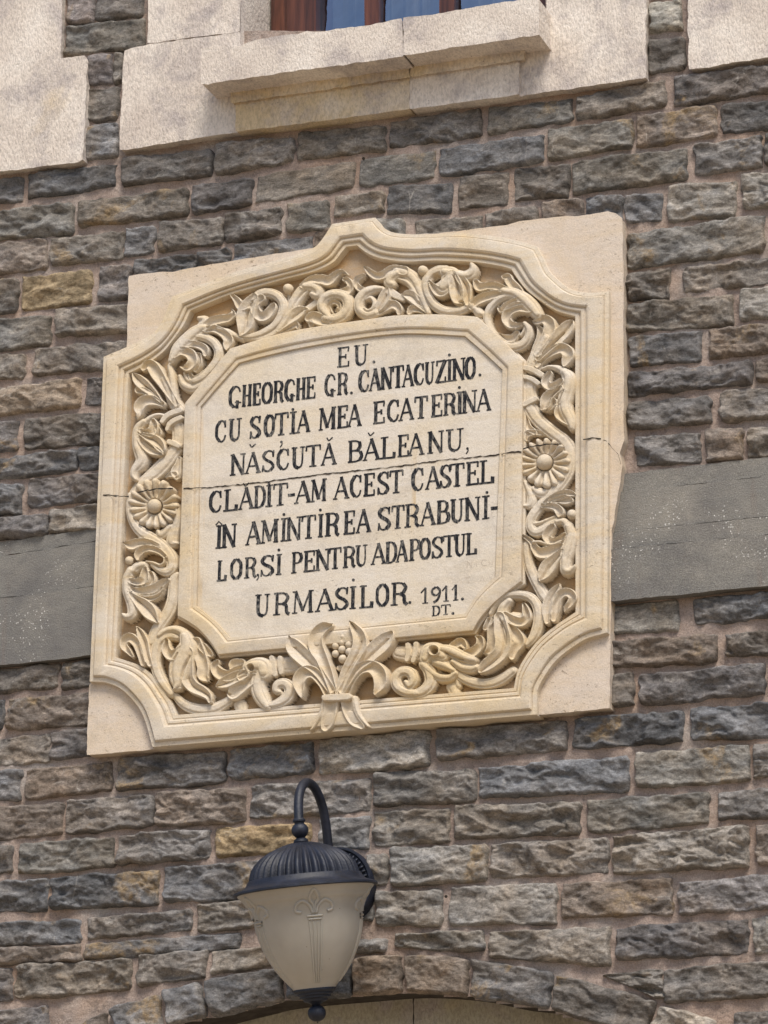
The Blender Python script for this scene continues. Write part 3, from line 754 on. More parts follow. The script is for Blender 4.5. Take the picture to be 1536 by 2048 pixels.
# ------------------------------------------------------------------ relief carving engine
def relief(name, tile, prims, mat=None, parent=None, href=None, hbase=None, step=1.25, zscale=1.0, lift=0.0):
    """prims in the local pixels of one tile (ox, oy, scale); carved as a dense height surface with real depth"""
    ox, oy, sc = tile
    href = H_FIELD + 0.021 if href is None else href
    hbase = H_FIELD if hbase is None else hbase
    # bounds
    xs_, ys_ = [], []
    for p in prims:
        if p[0] in ('g', 'd'): continue
        if p[0] == 'b': xs_ += [p[1] - p[3], p[1] + p[3]]; ys_ += [p[2] - p[3], p[2] + p[3]]
        else:
            for q in p[2]:
                xs_ += [q[0] - q[2], q[0] + q[2]]; ys_ += [q[1] - q[2], q[1] + q[2]]
    x0, x1 = min(xs_) / sc + ox - 5, max(xs_) / sc + ox + 5
    y0, y1 = min(ys_) / sc + oy - 5, max(ys_) / sc + oy + 5
    gx = np.arange(x0, x1, step); gy = np.arange(y0, y1, step)
    X, Y = np.meshgrid(gx, gy)
    Hh = np.full(X.shape, -5.0)
    def lines(pts):
        q = np.array([(a / sc + ox, b / sc + oy, c / sc * 1.17) for a, b, c in pts])
        return smooth_line(q, 9)
    def dist(q):
        # distance to polyline segments with interpolated radius
        best_t = np.full(X.shape, 9.9); bw = np.ones(X.shape); bs = np.zeros(X.shape); bd = np.full(X.shape, 99.0)
        m = q[:, 2].max() + 5
        sx = (X > q[:, 0].min() - m) & (X < q[:, 0].max() + m) & (Y > q[:, 1].min() - m) & (Y < q[:, 1].max() + m)
        xx = X[sx]; yy = Y[sx]
        bt = np.full(xx.shape, 9.9); w_ = np.ones(xx.shape); s_ = np.zeros(xx.shape); d_ = np.full(xx.shape, 99.0)
        n = len(q) - 1
        for i in range(n):
            ax, ay, aw = q[i]; bx, by, bw2 = q[i + 1]
            vx, vy = bx - ax, by - ay; L2 = vx * vx + vy * vy + 1e-9
            t = np.clip(((xx - ax) * vx + (yy - ay) * vy) / L2, 0, 1)
            dd = np.hypot(xx - ax - t * vx, yy - ay - t * vy); ww = np.maximum(aw + (bw2 - aw) * t, 0.8)
            r = dd / ww; k = r < bt
            bt[k] = r[k]; w_[k] = ww[k]; s_[k] = (i + t[k]) / n; d_[k] = dd[k]
        best_t[sx] = bt; bw[sx] = w_; bs[sx] = s_; bd[sx] = d_
        return best_t, bw, bs, bd
    for p in prims:
        k = p[0]
        if k == 'b':
            _, bx, by, br, bh = p
            bx = bx / sc + ox; by = by / sc + oy; br = br / sc
            r = np.hypot(X - bx, Y - by)
            v = np.where(r < br, bh - br * 1.1 * 1.0 + br * 1.1 * np.sqrt(np.clip(1 - (r / br) ** 2, 0, 1)), -5)
            Hh = np.maximum(Hh, v); continue
        if k == 'd': continue
        hgt = p[1]; t, w, s, d = dist(lines(p[2]))
        tt = np.clip(t, 0, 1)
        if k == 'r': prof = np.sqrt(1 - tt ** 2) * (1 - 0.16 * np.exp(-((tt - 0.5) / 0.11) ** 2) * (w > 4.5))
        elif k == 't': prof = np.sqrt(1 - tt ** 4) * (1 - 0.28 * np.exp(-((tt - 0.62) / 0.13) ** 2))
        elif k == 'l':    # hollow lobe with a raised rim
            prof = np.clip((1 - tt) / 0.22, 0, 1) ** 0.6 * (0.28 + 0.72 * np.clip(tt / 0.8, 0, 1) ** 2)
        elif k == 'v':    # pointed leaf with rim and sunk midrib
            prof = np.clip((1 - tt) / 0.2, 0, 1) ** 0.6 * (0.52 + 0.48 * np.clip(tt / 0.8, 0, 1) ** 2) * (1 - 0.6 * np.exp(-(tt / 0.13) ** 2))
        elif k == 'f': prof = np.clip((1 - tt) / 0.15, 0, 1) ** 0.5
        elif k == 'g':    # groove
            Hh = Hh - hgt * np.clip(1 - t, 0, 1) ** 0.7 * (Hh > -4); continue
        fall = 1 - np.clip((d - w) / 2.1, 0, 1) * 1.6
        v = np.where(t < 1, hgt * (0.42 + 0.58 * prof), hgt * 0.42 * fall - np.clip((d - w) / 2.1, 0, 1) * 3)
        v = np.where(d - w < 3.2, v, -5)
        Hh = np.maximum(Hh, v)
    for p in prims:
        if p[0] == 'd':   # drilled hollow: depth limit
            _, bx, by, br, bh = p
            r = np.hypot(X - (bx / sc + ox), Y - (by / sc + oy)) / (br / sc)
            Hh = np.where(r < 1.25, np.minimum(Hh, bh + np.clip((r - 0.8) / 0.45, 0, 1) * 14), Hh)
    Hh = Hh + (fbm(X / 9, Y / 9, 31, 3) - 0.5) * 1.1 * (Hh > 0)
    val = Hh > -2.2
    keep = (val[:-1, :-1] & val[1:, :-1] & val[:-1, 1:] & val[1:, 1:]) & ((Hh[:-1, :-1] > -1.0) | (Hh[1:, :-1] > -1.0) | (Hh[:-1, 1:] > -1.0) | (Hh[1:, 1:] > -1.0))
    P = unp(X, Y, href)
    P[..., 1] = -(hbase + lift * np.clip(1 + Hh / 1.5, 0, 1) + np.maximum(Hh, -3) * 0.00158 * zscale)
    f = grid_faces(len(gx), len(gy))[keep.ravel()]
    used = np.unique(f); remap = np.full(P.shape[0] * P.shape[1], -1); remap[used] = np.arange(len(used))
    return make(name, P.reshape(-1, 3)[used], remap[f], mat or M_ORN, parent or PLQ, True)

T1 = (440, 500, 5.12); T2 = (700, 480, 5.12); T3 = (940, 500, 6.4); T4 = (1020, 700, 8.533); T5 = (1020, 860, 8.533); T6 = (1020, 1040, 8.533)
L1 = (240, 560, 6.4); L2 = (230, 760, 8.533); L3 = (230, 930, 8.533); L4 = (220, 1060, 8.533); L5 = (220, 1220, 6.4)
B6 = (400, 1240, 5.12); B7 = (640, 1220, 5.12); B8 = (900, 1160, 5.486)

# --- top border, left half
relief('acanthus_curl', T1, [
    ('t', 17, [(235, 885, 26), (330, 885, 34), (440, 850, 40), (560, 775, 42), (630, 670, 44), (645, 560, 44), (590, 470, 44), (490, 435, 44), (400, 455, 44), (350, 520, 44)]),
    ('l', 19, [(430, 500, 40), (370, 560, 44), (375, 640, 50), (430, 690, 52), (500, 660, 50), (545, 590, 36), (560, 555, 12)]),
    ('v', 20, [(360, 490, 40), (300, 590, 78), (270, 690, 92), (265, 780, 78), (235, 850, 36), (215, 880, 14)]),
    ('l', 18, [(130, 470, 22), (175, 520, 34), (215, 580, 44), (280, 560, 50), (330, 510, 46)]),
    ('g', 5, [(340, 530, 8), (290, 640, 10), (270, 710, 5)])])
relief('acanthus_spray', T1, [
    ('t', 15, [(260, 905, 24), (420, 905, 34), (560, 845, 40), (650, 740, 42), (710, 620, 42), (750, 520, 42), (810, 430, 46), (880, 370, 48)]),
    ('r', 18, [(870, 370, 40), (950, 370, 55), (1010, 420, 52), (1000, 470, 36), (945, 455, 30)]),
    ('l', 18, [(850, 370, 30), (940, 310, 42), (1040, 305, 52), (1120, 320, 52), (1190, 260, 40), (1240, 225, 26), (1295, 240, 8)]),
    ('r', 14, [(670, 730, 28), (760, 590, 30), (840, 480, 26), (895, 420, 20)]),
    ('v', 16, [(600, 820, 24), (690, 730, 48), (790, 650, 62), (850, 610, 34), (890, 605, 12)]),
    ('l', 15, [(610, 840, 16), (690, 800, 30), (750, 770, 34), (780, 760, 26), (788, 800, 12)]),
    ('f', 11, [(870, 610, 30), (950, 550, 30), (1000, 510, 28)])])
relief('berry', T1, [('b', 695, 395, 56, 20), ('r', 9, [(693, 440, 24), (690, 540, 17), (685, 620, 14)])])
relief('scroll_leaf', T1, [
    ('l', 17, [(905, 705, 36), (960, 690, 60), (1040, 720, 60), (1110, 735, 40)]),
    ('l', 17, [(935, 750, 30), (930, 780, 18)]),
    ('r', 18, [(1080, 700, 46), (1180, 710, 56), (1270, 660, 58), (1310, 570, 56), (1280, 480, 54), (1190, 450, 50), (1100, 470, 48), (1040, 540, 46), (1050, 610, 46), (1110, 680, 30)]),
    ('l', 15, [(1180, 690, 20), (1120, 640, 28), (1110, 570, 26), (1150, 530, 24), (1205, 545, 22), (1215, 590, 18), (1185, 620, 14)]),
    ('l', 16, [(1220, 440, 34), (1300, 420, 44), (1335, 370, 34), (1305, 310, 30), (1270, 300, 22)])])
# --- top border, right half
relief('scroll_leaf', T2, [
    ('l', 16, [(140, 360, 20), (75, 400, 28), (60, 450, 30), (95, 495, 30), (150, 510, 24)]),
    ('r', 18, [(330, 500, 26), (240, 505, 42), (150, 545, 50), (90, 630, 52), (100, 720, 50), (180, 770, 48), (260, 750, 40)]),
    ('r', 17, [(150, 700, 12), (185, 725, 20), (235, 700, 24), (250, 640, 26), (215, 595, 24), (175, 610, 14)]),
    ('v', 17, [(275, 735, 20), (320, 660, 48), (360, 580, 56), (385, 500, 20)]),
    ('l', 16, [(280, 760, 20), (370, 690, 40), (440, 660, 46), (495, 700, 36), (500, 750, 22)]),
    ('f', 13, [(400, 520, 40), (470, 565, 34), (540, 600, 24)])])
relief('acanthus_spray', T2, [
    ('r', 16, [(800, 745, 26), (760, 650, 44), (715, 530, 50), (660, 410, 56), (580, 340, 56), (480, 310, 46)]),
    ('l', 18, [(560, 320, 50), (440, 305, 44), (350, 360, 44), (280, 375, 42), (215, 340, 36), (180, 305, 26), (150, 280, 10)]),
    ('r', 18, [(490, 340, 40), (420, 380, 58), (400, 430, 58), (430, 450, 40)]),
    ('r', 15, [(700, 620, 28), (650, 510, 32), (580, 430, 28), (500, 400, 20)]),
    ('v', 16, [(790, 735, 20), (700, 640, 48), (620, 570, 56), (560, 560, 26), (530, 560, 8)]),
    ('l', 15, [(790, 755, 14), (700, 705, 34), (635, 700, 40), (605, 740, 26)])])
relief('berry', T2, [('b', 745, 312, 56, 20), ('r', 9, [(738, 370, 28), (725, 440, 20), (720, 540, 14)])])
relief('acanthus_curl', T2, [
    ('t', 17, [(1230, 670, 36), (1120, 720, 42), (980, 725, 44), (870, 670, 46), (800, 570, 46), (775, 460, 46), (810, 370, 46), (900, 310, 46), (980, 300, 40)]),
    ('r', 20, [(970, 330, 50), (1040, 350, 70), (1010, 430, 90), (960, 480, 80)]),
    ('l', 20, [(820, 430, 14), (870, 500, 40), (930, 540, 56), (990, 500, 60), (1010, 420, 60)]),
    ('v', 21, [(1060, 370, 50), (1090, 470, 70), (1110, 570, 74), (1110, 630, 40), (1170, 650, 14)]),
    ('v', 20, [(1130, 390, 46), (1190, 480, 50), (1205, 570, 44), (1210, 660, 26)]),
    ('r', 20, [(1080, 340, 40), (1170, 370, 50), (1240, 350, 54), (1265, 300, 40), (1250, 255, 24)]),
    ('d', 890, 395, 42, 4),
    ('g', 5, [(1070, 380, 8), (1105, 480, 12), (1132, 575, 6)])])
relief('acanthus_frond', T3, [
    ('l', 18, [(80, 410, 36), (115, 480, 56), (230, 465, 52), (340, 470, 54), (470, 530, 54)]),
    ('l', 18, [(440, 350, 34), (490, 345, 42), (510, 410, 56), (590, 490, 56), (640, 530, 40)]),
    ('l', 18, [(20, 740, 36), (80, 670, 56), (170, 620, 66), (300, 580, 56), (430, 560, 50)]),
    ('r', 17, [(70, 750, 46), (110, 800, 58), (150, 820, 36)]),
    ('r', 20, [(440, 530, 50), (580, 560, 66), (700, 640, 84), (800, 740, 84), (870, 830, 64)]),
    ('t', 17, [(620, 600, 30), (480, 590, 36), (350, 640, 42), (250, 750, 44), (215, 880, 46), (250, 1010, 48), (330, 1120, 52), (440, 1210, 56), (560, 1240, 58), (680, 1200, 56), (745, 1110, 50), (750, 1010, 42), (700, 940, 28)]),
    ('l', 19, [(365, 730, 12), (400, 780, 34), (470, 730, 50), (580, 680, 56), (700, 660, 50)]),
    ('l', 20, [(760, 760, 60), (620, 740, 70), (510, 800, 66), (475, 890, 62), (520, 960, 52), (600, 975, 40), (690, 955, 14)]),
    ('l', 16, [(370, 1080, 24), (440, 1130, 46), (540, 1130, 52), (600, 1060, 34)]),
    ('r', 15, [(650, 1090, 24), (690, 1030, 30), (700, 980, 26)])])
relief('palmette', T3, [
    ('r', 16, [(760, 1500, 70), (840, 1360, 80), (900, 1240, 70), (960, 1120, 50)]),
    ('l', 17, [(790, 1420, 40), (850, 1270, 52), (900, 1150, 54), (910, 1050, 46), (880, 990, 24)]),
    ('l', 18, [(870, 1330, 50), (940, 1200, 66), (1010, 1070, 76), (1020, 950, 76), (950, 890, 60), (870, 920, 40), (810, 920, 14)]),
    ('v', 18, [(880, 1390, 46), (1020, 1240, 66), (1150, 1110, 92), (1250, 1000, 84), (1310, 920, 24)]),
    ('l', 19, [(870, 1480, 40), (960, 1380, 48), (1070, 1300, 64), (1190, 1270, 72), (1265, 1340, 76), (1235, 1430, 56), (1210, 1475, 26)]),
    ('f', 15, [(740, 1520, 40), (800, 1520, 60), (880, 1500, 50)]),
    ('g', 4, [(930, 1330, 7), (1060, 1190, 12), (1200, 1050, 5)])])
# --- right border
relief('stem_collar', T4, [
    ('f', 17, [(250, 310, 44), (360, 335, 46), (460, 380, 48), (540, 430, 48)]),
    ('f', 16, [(215, 460, 34), (310, 475, 38), (410, 520, 40), (480, 570, 40)]),
    ('t', 12, [(330, 540, 110), (315, 700, 108), (335, 850, 112)]),
    ('f', 16, [(235, 940, 40), (340, 885, 46), (440, 840, 42)])])
relief('stem', T5, [
    ('t', 14, [(330, -390, 110), (420, -240, 108), (560, -90, 104), (740, 50, 104), (900, 170, 104), (1000, 330, 110), (1010, 520, 110), (980, 700, 100), (900, 860, 90), (790, 1000, 84), (660, 1130, 80), (520, 1270, 80), (400, 1420, 80), (340, 1560, 80), (350, 1670, 78), (430, 1730, 76), (560, 1690, 76), (680, 1600, 70), (800, 1530, 50)]),
    ('r', 13, [(405, 1590, 34), (520, 1570, 36), (640, 1520, 34), (760, 1470, 30)])])
relief('acanthus_leaf', T4, [
    ('r', 17, [(560, 330, 26), (660, 290, 34), (780, 300, 48), (880, 340, 64)]),
    ('r', 20, [(930, 380, 70), (1000, 480, 110), (1000, 620, 120), (950, 780, 124), (930, 920, 112), (960, 1060, 110), (1020, 1180, 100), (1050, 1280, 76), (1060, 1340, 54)]),
    ('l', 20, [(690, 400, 36), (640, 480, 62), (620, 580, 74), (700, 640, 66), (800, 600, 60), (880, 540, 50)]),
    ('l', 20, [(870, 660, 50), (740, 740, 76), (640, 840, 96), (610, 950, 84), (540, 1020, 20)]),
    ('l', 19, [(740, 900, 76), (690, 980, 66), (640, 1020, 40)]),
    ('l', 20, [(880, 1000, 90), (850, 1100, 84), (930, 1180, 80), (1010, 1240, 60)]),
    ('d', 810, 440, 48, 3),
    ('g', 5, [(860, 620, 10), (760, 720, 14), (680, 850, 7)]), ('g', 4, [(940, 700, 8), (860, 860, 12), (800, 980, 6)])])
relief('side_leaf', T4, [
    ('l', 13, [(240, 1090, 26), (270, 1190, 46), (300, 1310, 60), (390, 1380, 54), (500, 1410, 44), (600, 1420, 24)]),
    ('l', 14, [(400, 1400, 50), (300, 1420, 60), (265, 1490, 46), (280, 1530, 24)])])

def rosette(cx, cy, R, bx, by, rb_, petals, seed):
    step = 1.1
    g = np.arange(-R - 6, R + 6, step)
    X, Y = np.meshgrid(g + cx, g + cy)
    r = np.hypot(X - bx, Y - by); th = np.arctan2(Y - by, X - bx)
    rc = np.hypot(X - cx, Y - cy)
    rough = (fbm(th * 1.7 + 9, th * 0 + seed, seed, 2) - 0.5)
    ph = th * petals + 1.3 * rough
    pet = 0.5 + 0.5 * np.cos(ph)
    Rt = R * (0.90 + 0.10 * np.sqrt(pet) + 0.05 * rough)
    u = rc / Rt
    cup = 7 + 15 * np.clip((r - rb_) / (R - rb_), 0, 1) ** 0.7
    cup = cup * (1 - 0.25 * np.clip((u - 0.82) / 0.18, 0, 1) ** 2)
    gro = (np.abs(np.sin(ph / 2)) ** 4) * 10 * np.clip((r - rb_ * 1.15) / (R * 0.2), 0, 1) * (0.55 + 0.45 * vnoise(np.floor(ph / (2 * np.pi) + 0.5) * 3.1, 0 * ph, seed))
    Hh = cup - gro
    Hh = np.where(u < 1, Hh, 8 - (rc - Rt) * 8)
    Hh = np.where((rc - Rt) < 3, Hh, -5)
    Hh = Hh + (fbm(X / 7, Y / 7, seed, 3) - 0.5) * 1.4 * (Hh > 0)
    Hh = np.where(r < rb_ * 1.12, 3.0, Hh)
    val = Hh > -4
    keep = val[:-1, :-1] & val[1:, :-1] & val[:-1, 1:] & val[1:, 1:]
    P = unp(X, Y, H_FIELD + 0.021); P[..., 1] = -(H_FIELD + np.maximum(Hh, -3) * 0.00145)
    f = grid_faces(len(g), len(g))[keep.ravel()]
    used = np.unique(f); remap = np.full(P.shape[0] * P.shape[1], -1); remap[used] = np.arange(len(used))
    o = make('rosette', P.reshape(-1, 3)[used], remap[f], M_ORN, PLQ, True)
    # domed heart
    nu, nv = 24, 10; V = []
    c = unp(bx, by, H_FIELD + 0.021); rr = rb_ * 0.00120
    for j in range(nv):
        a = math.pi / 2 * (1 - j / (nv - 1)) * 1.25
        for i in range(nu):
            b = 2 * math.pi * i / nu
            V.append((c[0] + rr * math.sin(a) * math.cos(b), c[1] + 0.006 - rr * 0.95 * math.cos(a), c[2] + rr * math.sin(a) * math.sin(b)))
    F_ = [(j * nu + i, j * nu + (i + 1) % nu, (j + 1) * nu + (i + 1) % nu, (j + 1) * nu + i) for j in range(nv - 1) for i in range(nu)]
    make('rosette_heart', V, F_, M_ORN, o, True)
rosette(1090.5, 926, 51, 1087.5, 923, 15.5, 17, 3)
rosette(308, 1007, 50, 306.8, 1011, 14.5, 17, 8)

relief('side_leaf', T5, [
    ('r', 14, [(240, 880, 40), (300, 1000, 62), (345, 1110, 80), (350, 1220, 84), (310, 1280, 60), (220, 1290, 24)]),
    ('r', 14, [(400, 1000, 60), (480, 1060, 84), (560, 1070, 76), (620, 1030, 40)])])
relief('acanthus_leaf', T5, [
    ('l', 18, [(600, 1260, 34), (720, 1180, 60), (850, 1120, 72), (970, 1080, 62), (1060, 1090, 46), (1125, 1120, 12)]),
    ('l', 17, [(680, 1220, 40), (820, 1190, 66), (950, 1190, 84), (1030, 1200, 50)]),
    ('l', 18, [(560, 1300, 40), (680, 1300, 52), (790, 1330, 66), (850, 1400, 76), (840, 1450, 46)]),
    ('g', 4, [(700, 1230, 7), (840, 1170, 10), (960, 1130, 5)])])
relief('berry', T5, [('b', 1050, 1435, 96, 18)])
relief('acanthus_leaf', T6, [
    ('r', 17, [(800, 30, 50), (900, 20, 60), (980, 90, 76)]),
    ('r', 20, [(990, 120, 70), (1040, 260, 96), (1020, 400, 116), (980, 540, 116), (950, 680, 100), (945, 790, 92), (950, 860, 86), (1020, 880, 66), (1090, 830, 44), (1120, 780, 14)]),
    ('l', 20, [(740, 110, 44), (680, 190, 70), (640, 290, 78), (700, 370, 66), (820, 360, 60), (940, 270, 44)]),
    ('l', 19, [(205, 270, 22), (290, 310, 38), (390, 400, 52), (440, 500, 70), (520, 570, 94), (640, 560, 100), (760, 510, 80), (880, 450, 50)]),
    ('r', 19, [(400, 385, 26), (520, 385, 34), (640, 425, 38), (760, 425, 36), (880, 370, 26)]),
    ('v', 20, [(900, 540, 46), (780, 680, 84), (660, 820, 130), (590, 930, 100), (520, 1035, 24)]),
    ('d', 868, 165, 48, 3)])
relief('stem', T6, [('t', 15, [(280, 420, 76), (285, 600, 80), (325, 800, 84), (410, 1000, 86), (490, 1150, 86), (560, 1280, 86), (600, 1360, 60)])])
relief('palmette', T6, [
    ('v', 18, [(640, 1740, 50), (640, 1560, 84), (670, 1400, 92), (740, 1260, 80), (800, 1170, 46), (850, 1100, 14)]),
    ('l', 19, [(760, 1700, 54), (790, 1520, 72), (820, 1360, 80), (900, 1260, 76), (1010, 1250, 76), (1080, 1330, 72), (1040, 1430, 60), (970, 1500, 44), (940, 1560, 20)])])
# --- bottom right
relief('stem', T6, [
    ('t', 16, [(-340, 1600, 40), (-260, 1440, 60), (-130, 1310, 64), (20, 1270, 66), (180, 1270, 66), (330, 1310, 72), (430, 1410, 80), (480, 1560, 84), (480, 1740, 88), (440, 1900, 84), (370, 2030, 70), (290, 2120, 50)])])
relief('acanthus_leaf', B8, [
    ('r', 19, [(650, 230, 34), (590, 300, 52), (570, 380, 62), (590, 440, 62)]),
    ('l', 20, [(820, 270, 16), (840, 340, 38), (850, 420, 48), (790, 470, 54), (700, 450, 54), (620, 400, 44)]),
    ('r', 15, [(690, 390, 44), (780, 400, 44)]),
    ('v', 22, [(560, 420, 60), (580, 560, 84), (600, 690, 90), (570, 810, 84), (480, 900, 76), (400, 960, 62), (345, 1010, 26)]),
    ('l', 19, [(500, 440, 46), (475, 560, 58), (480, 680, 66), (450, 770, 50), (385, 810, 14)]),
    ('l', 17, [(440, 450, 44), (400, 520, 34), (380, 535, 20)]),
    ('l', 19, [(640, 500, 46), (720, 590, 62), (765, 680, 62), (720, 770, 46), (690, 850, 36)]),
    ('g', 4, [(560, 440, 8), (620, 580, 10), (620, 720, 8)])])
relief('garland', B8, [
    ('t', 13, [(-30, 900, 30), (60, 1010, 44), (180, 1090, 50), (320, 1130, 52), (450, 1120, 52), (570, 1070, 50), (680, 990, 44)]),
    ('r', 10, [(60, 1080, 40), (75, 1150, 36)])])
# dragon head facing right
relief('dragon_head', B7, [
    ('r', 12, [(790, 430, 66), (880, 440, 74), (960, 440, 78), (1040, 430, 80)]),
    ('f', 15, [(900, 360, 26), (905, 440, 28), (890, 510, 24)]), ('f', 15, [(985, 350, 26), (975, 440, 28), (955, 520, 24)]),
    ('r', 20, [(1080, 500, 60), (1120, 430, 84), (1200, 430, 86), (1260, 470, 64)]),
    ('r', 21, [(1230, 400, 44), (1330, 420, 56), (1420, 460, 56), (1510, 500, 50), (1580, 520, 40)]),
    ('r', 18, [(1060, 560, 50), (1130, 620, 54), (1220, 680, 52), (1320, 690, 46), (1390, 650, 30)]),
    ('r', 18, [(1180, 540, 40), (1280, 570, 44), (1370, 620, 26)]),
    ('r', 18, [(1360, 530, 30), (1450, 585, 44), (1540, 600, 50), (1600, 590, 38)]),
    ('l', 17, [(1370, 370, 44), (1440, 330, 46), (1480, 370, 30)]),
    ('l', 18, [(1500, 450, 46), (1580, 430, 52), (1640, 370, 44), (1640, 300, 34), (1610, 275, 18)]),
    ('g', 11, [(1140, 580, 14), (1220, 630, 24), (1330, 650, 12)]),
    ('l', 25, [(1184, 428, 58), (1186, 428, 58)]),
    ('g', 5, [(1290, 440, 8), (1380, 490, 10), (1480, 520, 6)]),
    ('d', 1185, 428, 30, 4)])
relief('scroll_leaf', B7, [
    ('t', 17, [(1070, 560, 50), (1120, 640, 60), (1130, 740, 60), (1070, 820, 56), (980, 860, 44)]),
    ('t', 18, [(1000, 855, 30), (880, 840, 46), (790, 780, 52), (780, 690, 52), (840, 630, 48), (920, 640, 50), (955, 710, 50), (920, 770, 42), (880, 740, 24)])])
relief('leaf_bud', B7, [('r', 10, [(1340, 780, 60), (1360, 830, 54)])])
# fleur-de-lis with grapes
relief('fleur_de_lis', B7, [
    ('v', 22, [(225, 860, 40), (290, 680, 54), (360, 540, 60), (430, 400, 72), (430, 290, 68), (370, 190, 38), (335, 140, 10)]),
    ('v', 20, [(250, 840, 40), (390, 620, 52), (540, 470, 82), (670, 350, 86), (740, 270, 38), (762, 240, 10)]),
    ('l', 21, [(290, 860, 44), (350, 720, 52), (440, 620, 60), (550, 600, 68), (630, 670, 76), (640, 770, 62), (590, 870, 18)]),
    ('l', 22, [(170, 870, 40), (110, 680, 54), (50, 520, 62), (-10, 400, 78), (-10, 290, 74), (60, 200, 56), (130, 180, 24), (150, 160, 8)]),
    ('v', 20, [(140, 830, 44), (0, 640, 56), (-140, 500, 88), (-240, 400, 84), (-280, 330, 36), (-290, 290, 12)]),
    ('l', 21, [(90, 860, 36), (50, 760, 50), (-40, 660, 60), (-130, 660, 70), (-190, 740, 66), (-180, 830, 44), (-165, 900, 16)]),
    ], lift=0.009, zscale=0.95, step=0.85)
for nm, pr in (('ribbon_tail', [('l', 15, [(110, 940, 70), (100, 1040, 66), (70, 1140, 66), (50, 1200, 44)]), ('r', 15, [(35, 930, 24), (0, 1060, 24), (-60, 1180, 20), (-100, 1230, 10)])]),
               ('ribbon_tail', [('l', 15, [(275, 940, 66), (295, 1040, 62), (345, 1130, 56), (420, 1190, 30)]), ('r', 15, [(345, 900, 28), (370, 1020, 28), (420, 1110, 26), (490, 1190, 14)])]),
               ('ribbon_band', [('f', 21, [(60, 906, 32), (180, 900, 34), (300, 894, 32)])])):
    relief(nm, B7, pr, href=0.068, hbase=0.050, zscale=0.8)
gr = relief('grape_cluster', B7, [('f', 12, [(188, 592, 26), (245, 586, 26)]), ('r', 10, [(217, 620, 28), (205, 700, 18), (200, 790, 14)])])
def ball(name, px, py, h, r_px, parent, mat=None):
    c = unp(px, py, h); rr = r_px * 0.00116; nu, nv = 16, 10; V = []
    for j in range(nv + 1):
        a = math.pi * j / nv
        for i in range(nu):
            b = 2 * math.pi * i / nu
            V.append((c[0] + rr * math.sin(a) * math.cos(b), c[1] - rr * math.cos(a), c[2] + rr * math.sin(a) * math.sin(b)))
    F_ = [(j * nu + i, j * nu + (i + 1) % nu, (j + 1) * nu + (i + 1) % nu, (j + 1) * nu + i) for j in range(nv) for i in range(nu)]
    return make(name, V, np.array(F_), mat or M_ORN, parent, True)
for (x, y, r) in ((240, 280, 38), (230, 337, 37), (162, 370, 39), (300, 357, 42), (228, 405, 41), (160, 450, 39), (304, 430, 44), (234, 503, 45)):
    ball('grape', 640 + x / 5.12, 1220 + y / 5.12, H_FIELD + 0.024, r / 5.12, gr)
# --- bottom left
relief('dragon_head', B6, [
    ('r', 12, [(690, 470, 76), (800, 460, 78), (900, 455, 80), (985, 450, 76)]),
    ('f', 15, [(735, 390, 26), (750, 470, 28), (770, 560, 24)]), ('f', 15, [(820, 390, 24), (820, 460, 26), (830, 540, 22)]),
    ('r', 22, [(660, 540, 80), (640, 480, 84), (570, 470, 74), (500, 490, 60)]),
    ('l', 19, [(500, 480, 46), (400, 530, 56), (300, 580, 60), (200, 550, 58), (155, 480, 42), (185, 430, 22)]),
    ('v', 21, [(470, 560, 50), (370, 600, 62), (270, 650, 58), (180, 685, 14)]),
    ('l', 19, [(560, 600, 50), (470, 640, 78), (390, 710, 78), (340, 770, 50), (295, 760, 12)]),
    ('l', 16, [(420, 440, 44), (350, 450, 50), (330, 490, 30)]),
    ('r', 19, [(620, 560, 70), (590, 650, 74), (600, 740, 72), (640, 820, 66), (690, 890, 44)]),
    ('l', 21, [(440, 590, 50), (470, 560, 40)]),
    ('d', 535, 498, 30, 8)])
relief('scroll_leaf', B6, [
    ('t', 17, [(690, 880, 26), (800, 850, 46), (890, 790, 56), (920, 710, 56), (870, 650, 50), (800, 660, 46), (780, 720, 36), (820, 740, 22)])])
relief('leaf_bud', B6, [('r', 10, [(390, 860, 60), (400, 900, 54)])])
relief('garland', L5, [('t', 13, [(820, 1090, 40), (920, 1190, 56), (1050, 1250, 64), (1200, 1270, 66), (1350, 1240, 64), (1480, 1170, 54), (1560, 1100, 36)])])
relief('acanthus_leaf', L5, [
    ('r', 19, [(640, 330, 40), (720, 270, 46), (830, 250, 50), (920, 280, 56), (980, 340, 66)]),
    ('r', 22, [(970, 340, 70), (990, 460, 110), (960, 580, 130), (900, 720, 130), (880, 860, 110), (880, 960, 70), (840, 1035, 16)]),
    ('l', 21, [(740, 400, 28), (735, 510, 58), (790, 590, 66), (880, 560, 62), (950, 500, 50)]),
    ('v', 21, [(1010, 560, 80), (1000, 740, 84), (1010, 890, 86), (1080, 990, 78), (1190, 1050, 66), (1270, 1110, 46), (1290, 1180, 24)]),
    ('l', 18, [(1110, 420, 70), (1160, 580, 80), (1200, 740, 76), (1195, 840, 70), (1250, 900, 20)]),
    ('l', 16, [(1190, 480, 60), (1250, 540, 54), (1290, 570, 30)]),
    ('d', 845, 400, 52, 3),
    ('g', 5, [(1040, 600, 8), (950, 800, 12), (920, 1000, 7)]), ('g', 4, [(880, 560, 8), (810, 700, 10), (790, 860, 6)])])
relief('stem', L5, [
    ('t', 16, [(780, 1070, 50), (690, 960, 60), (620, 840, 64), (580, 700, 66), (580, 560, 66), (610, 430, 66), (690, 350, 62), (780, 330, 54), (860, 350, 40)])])
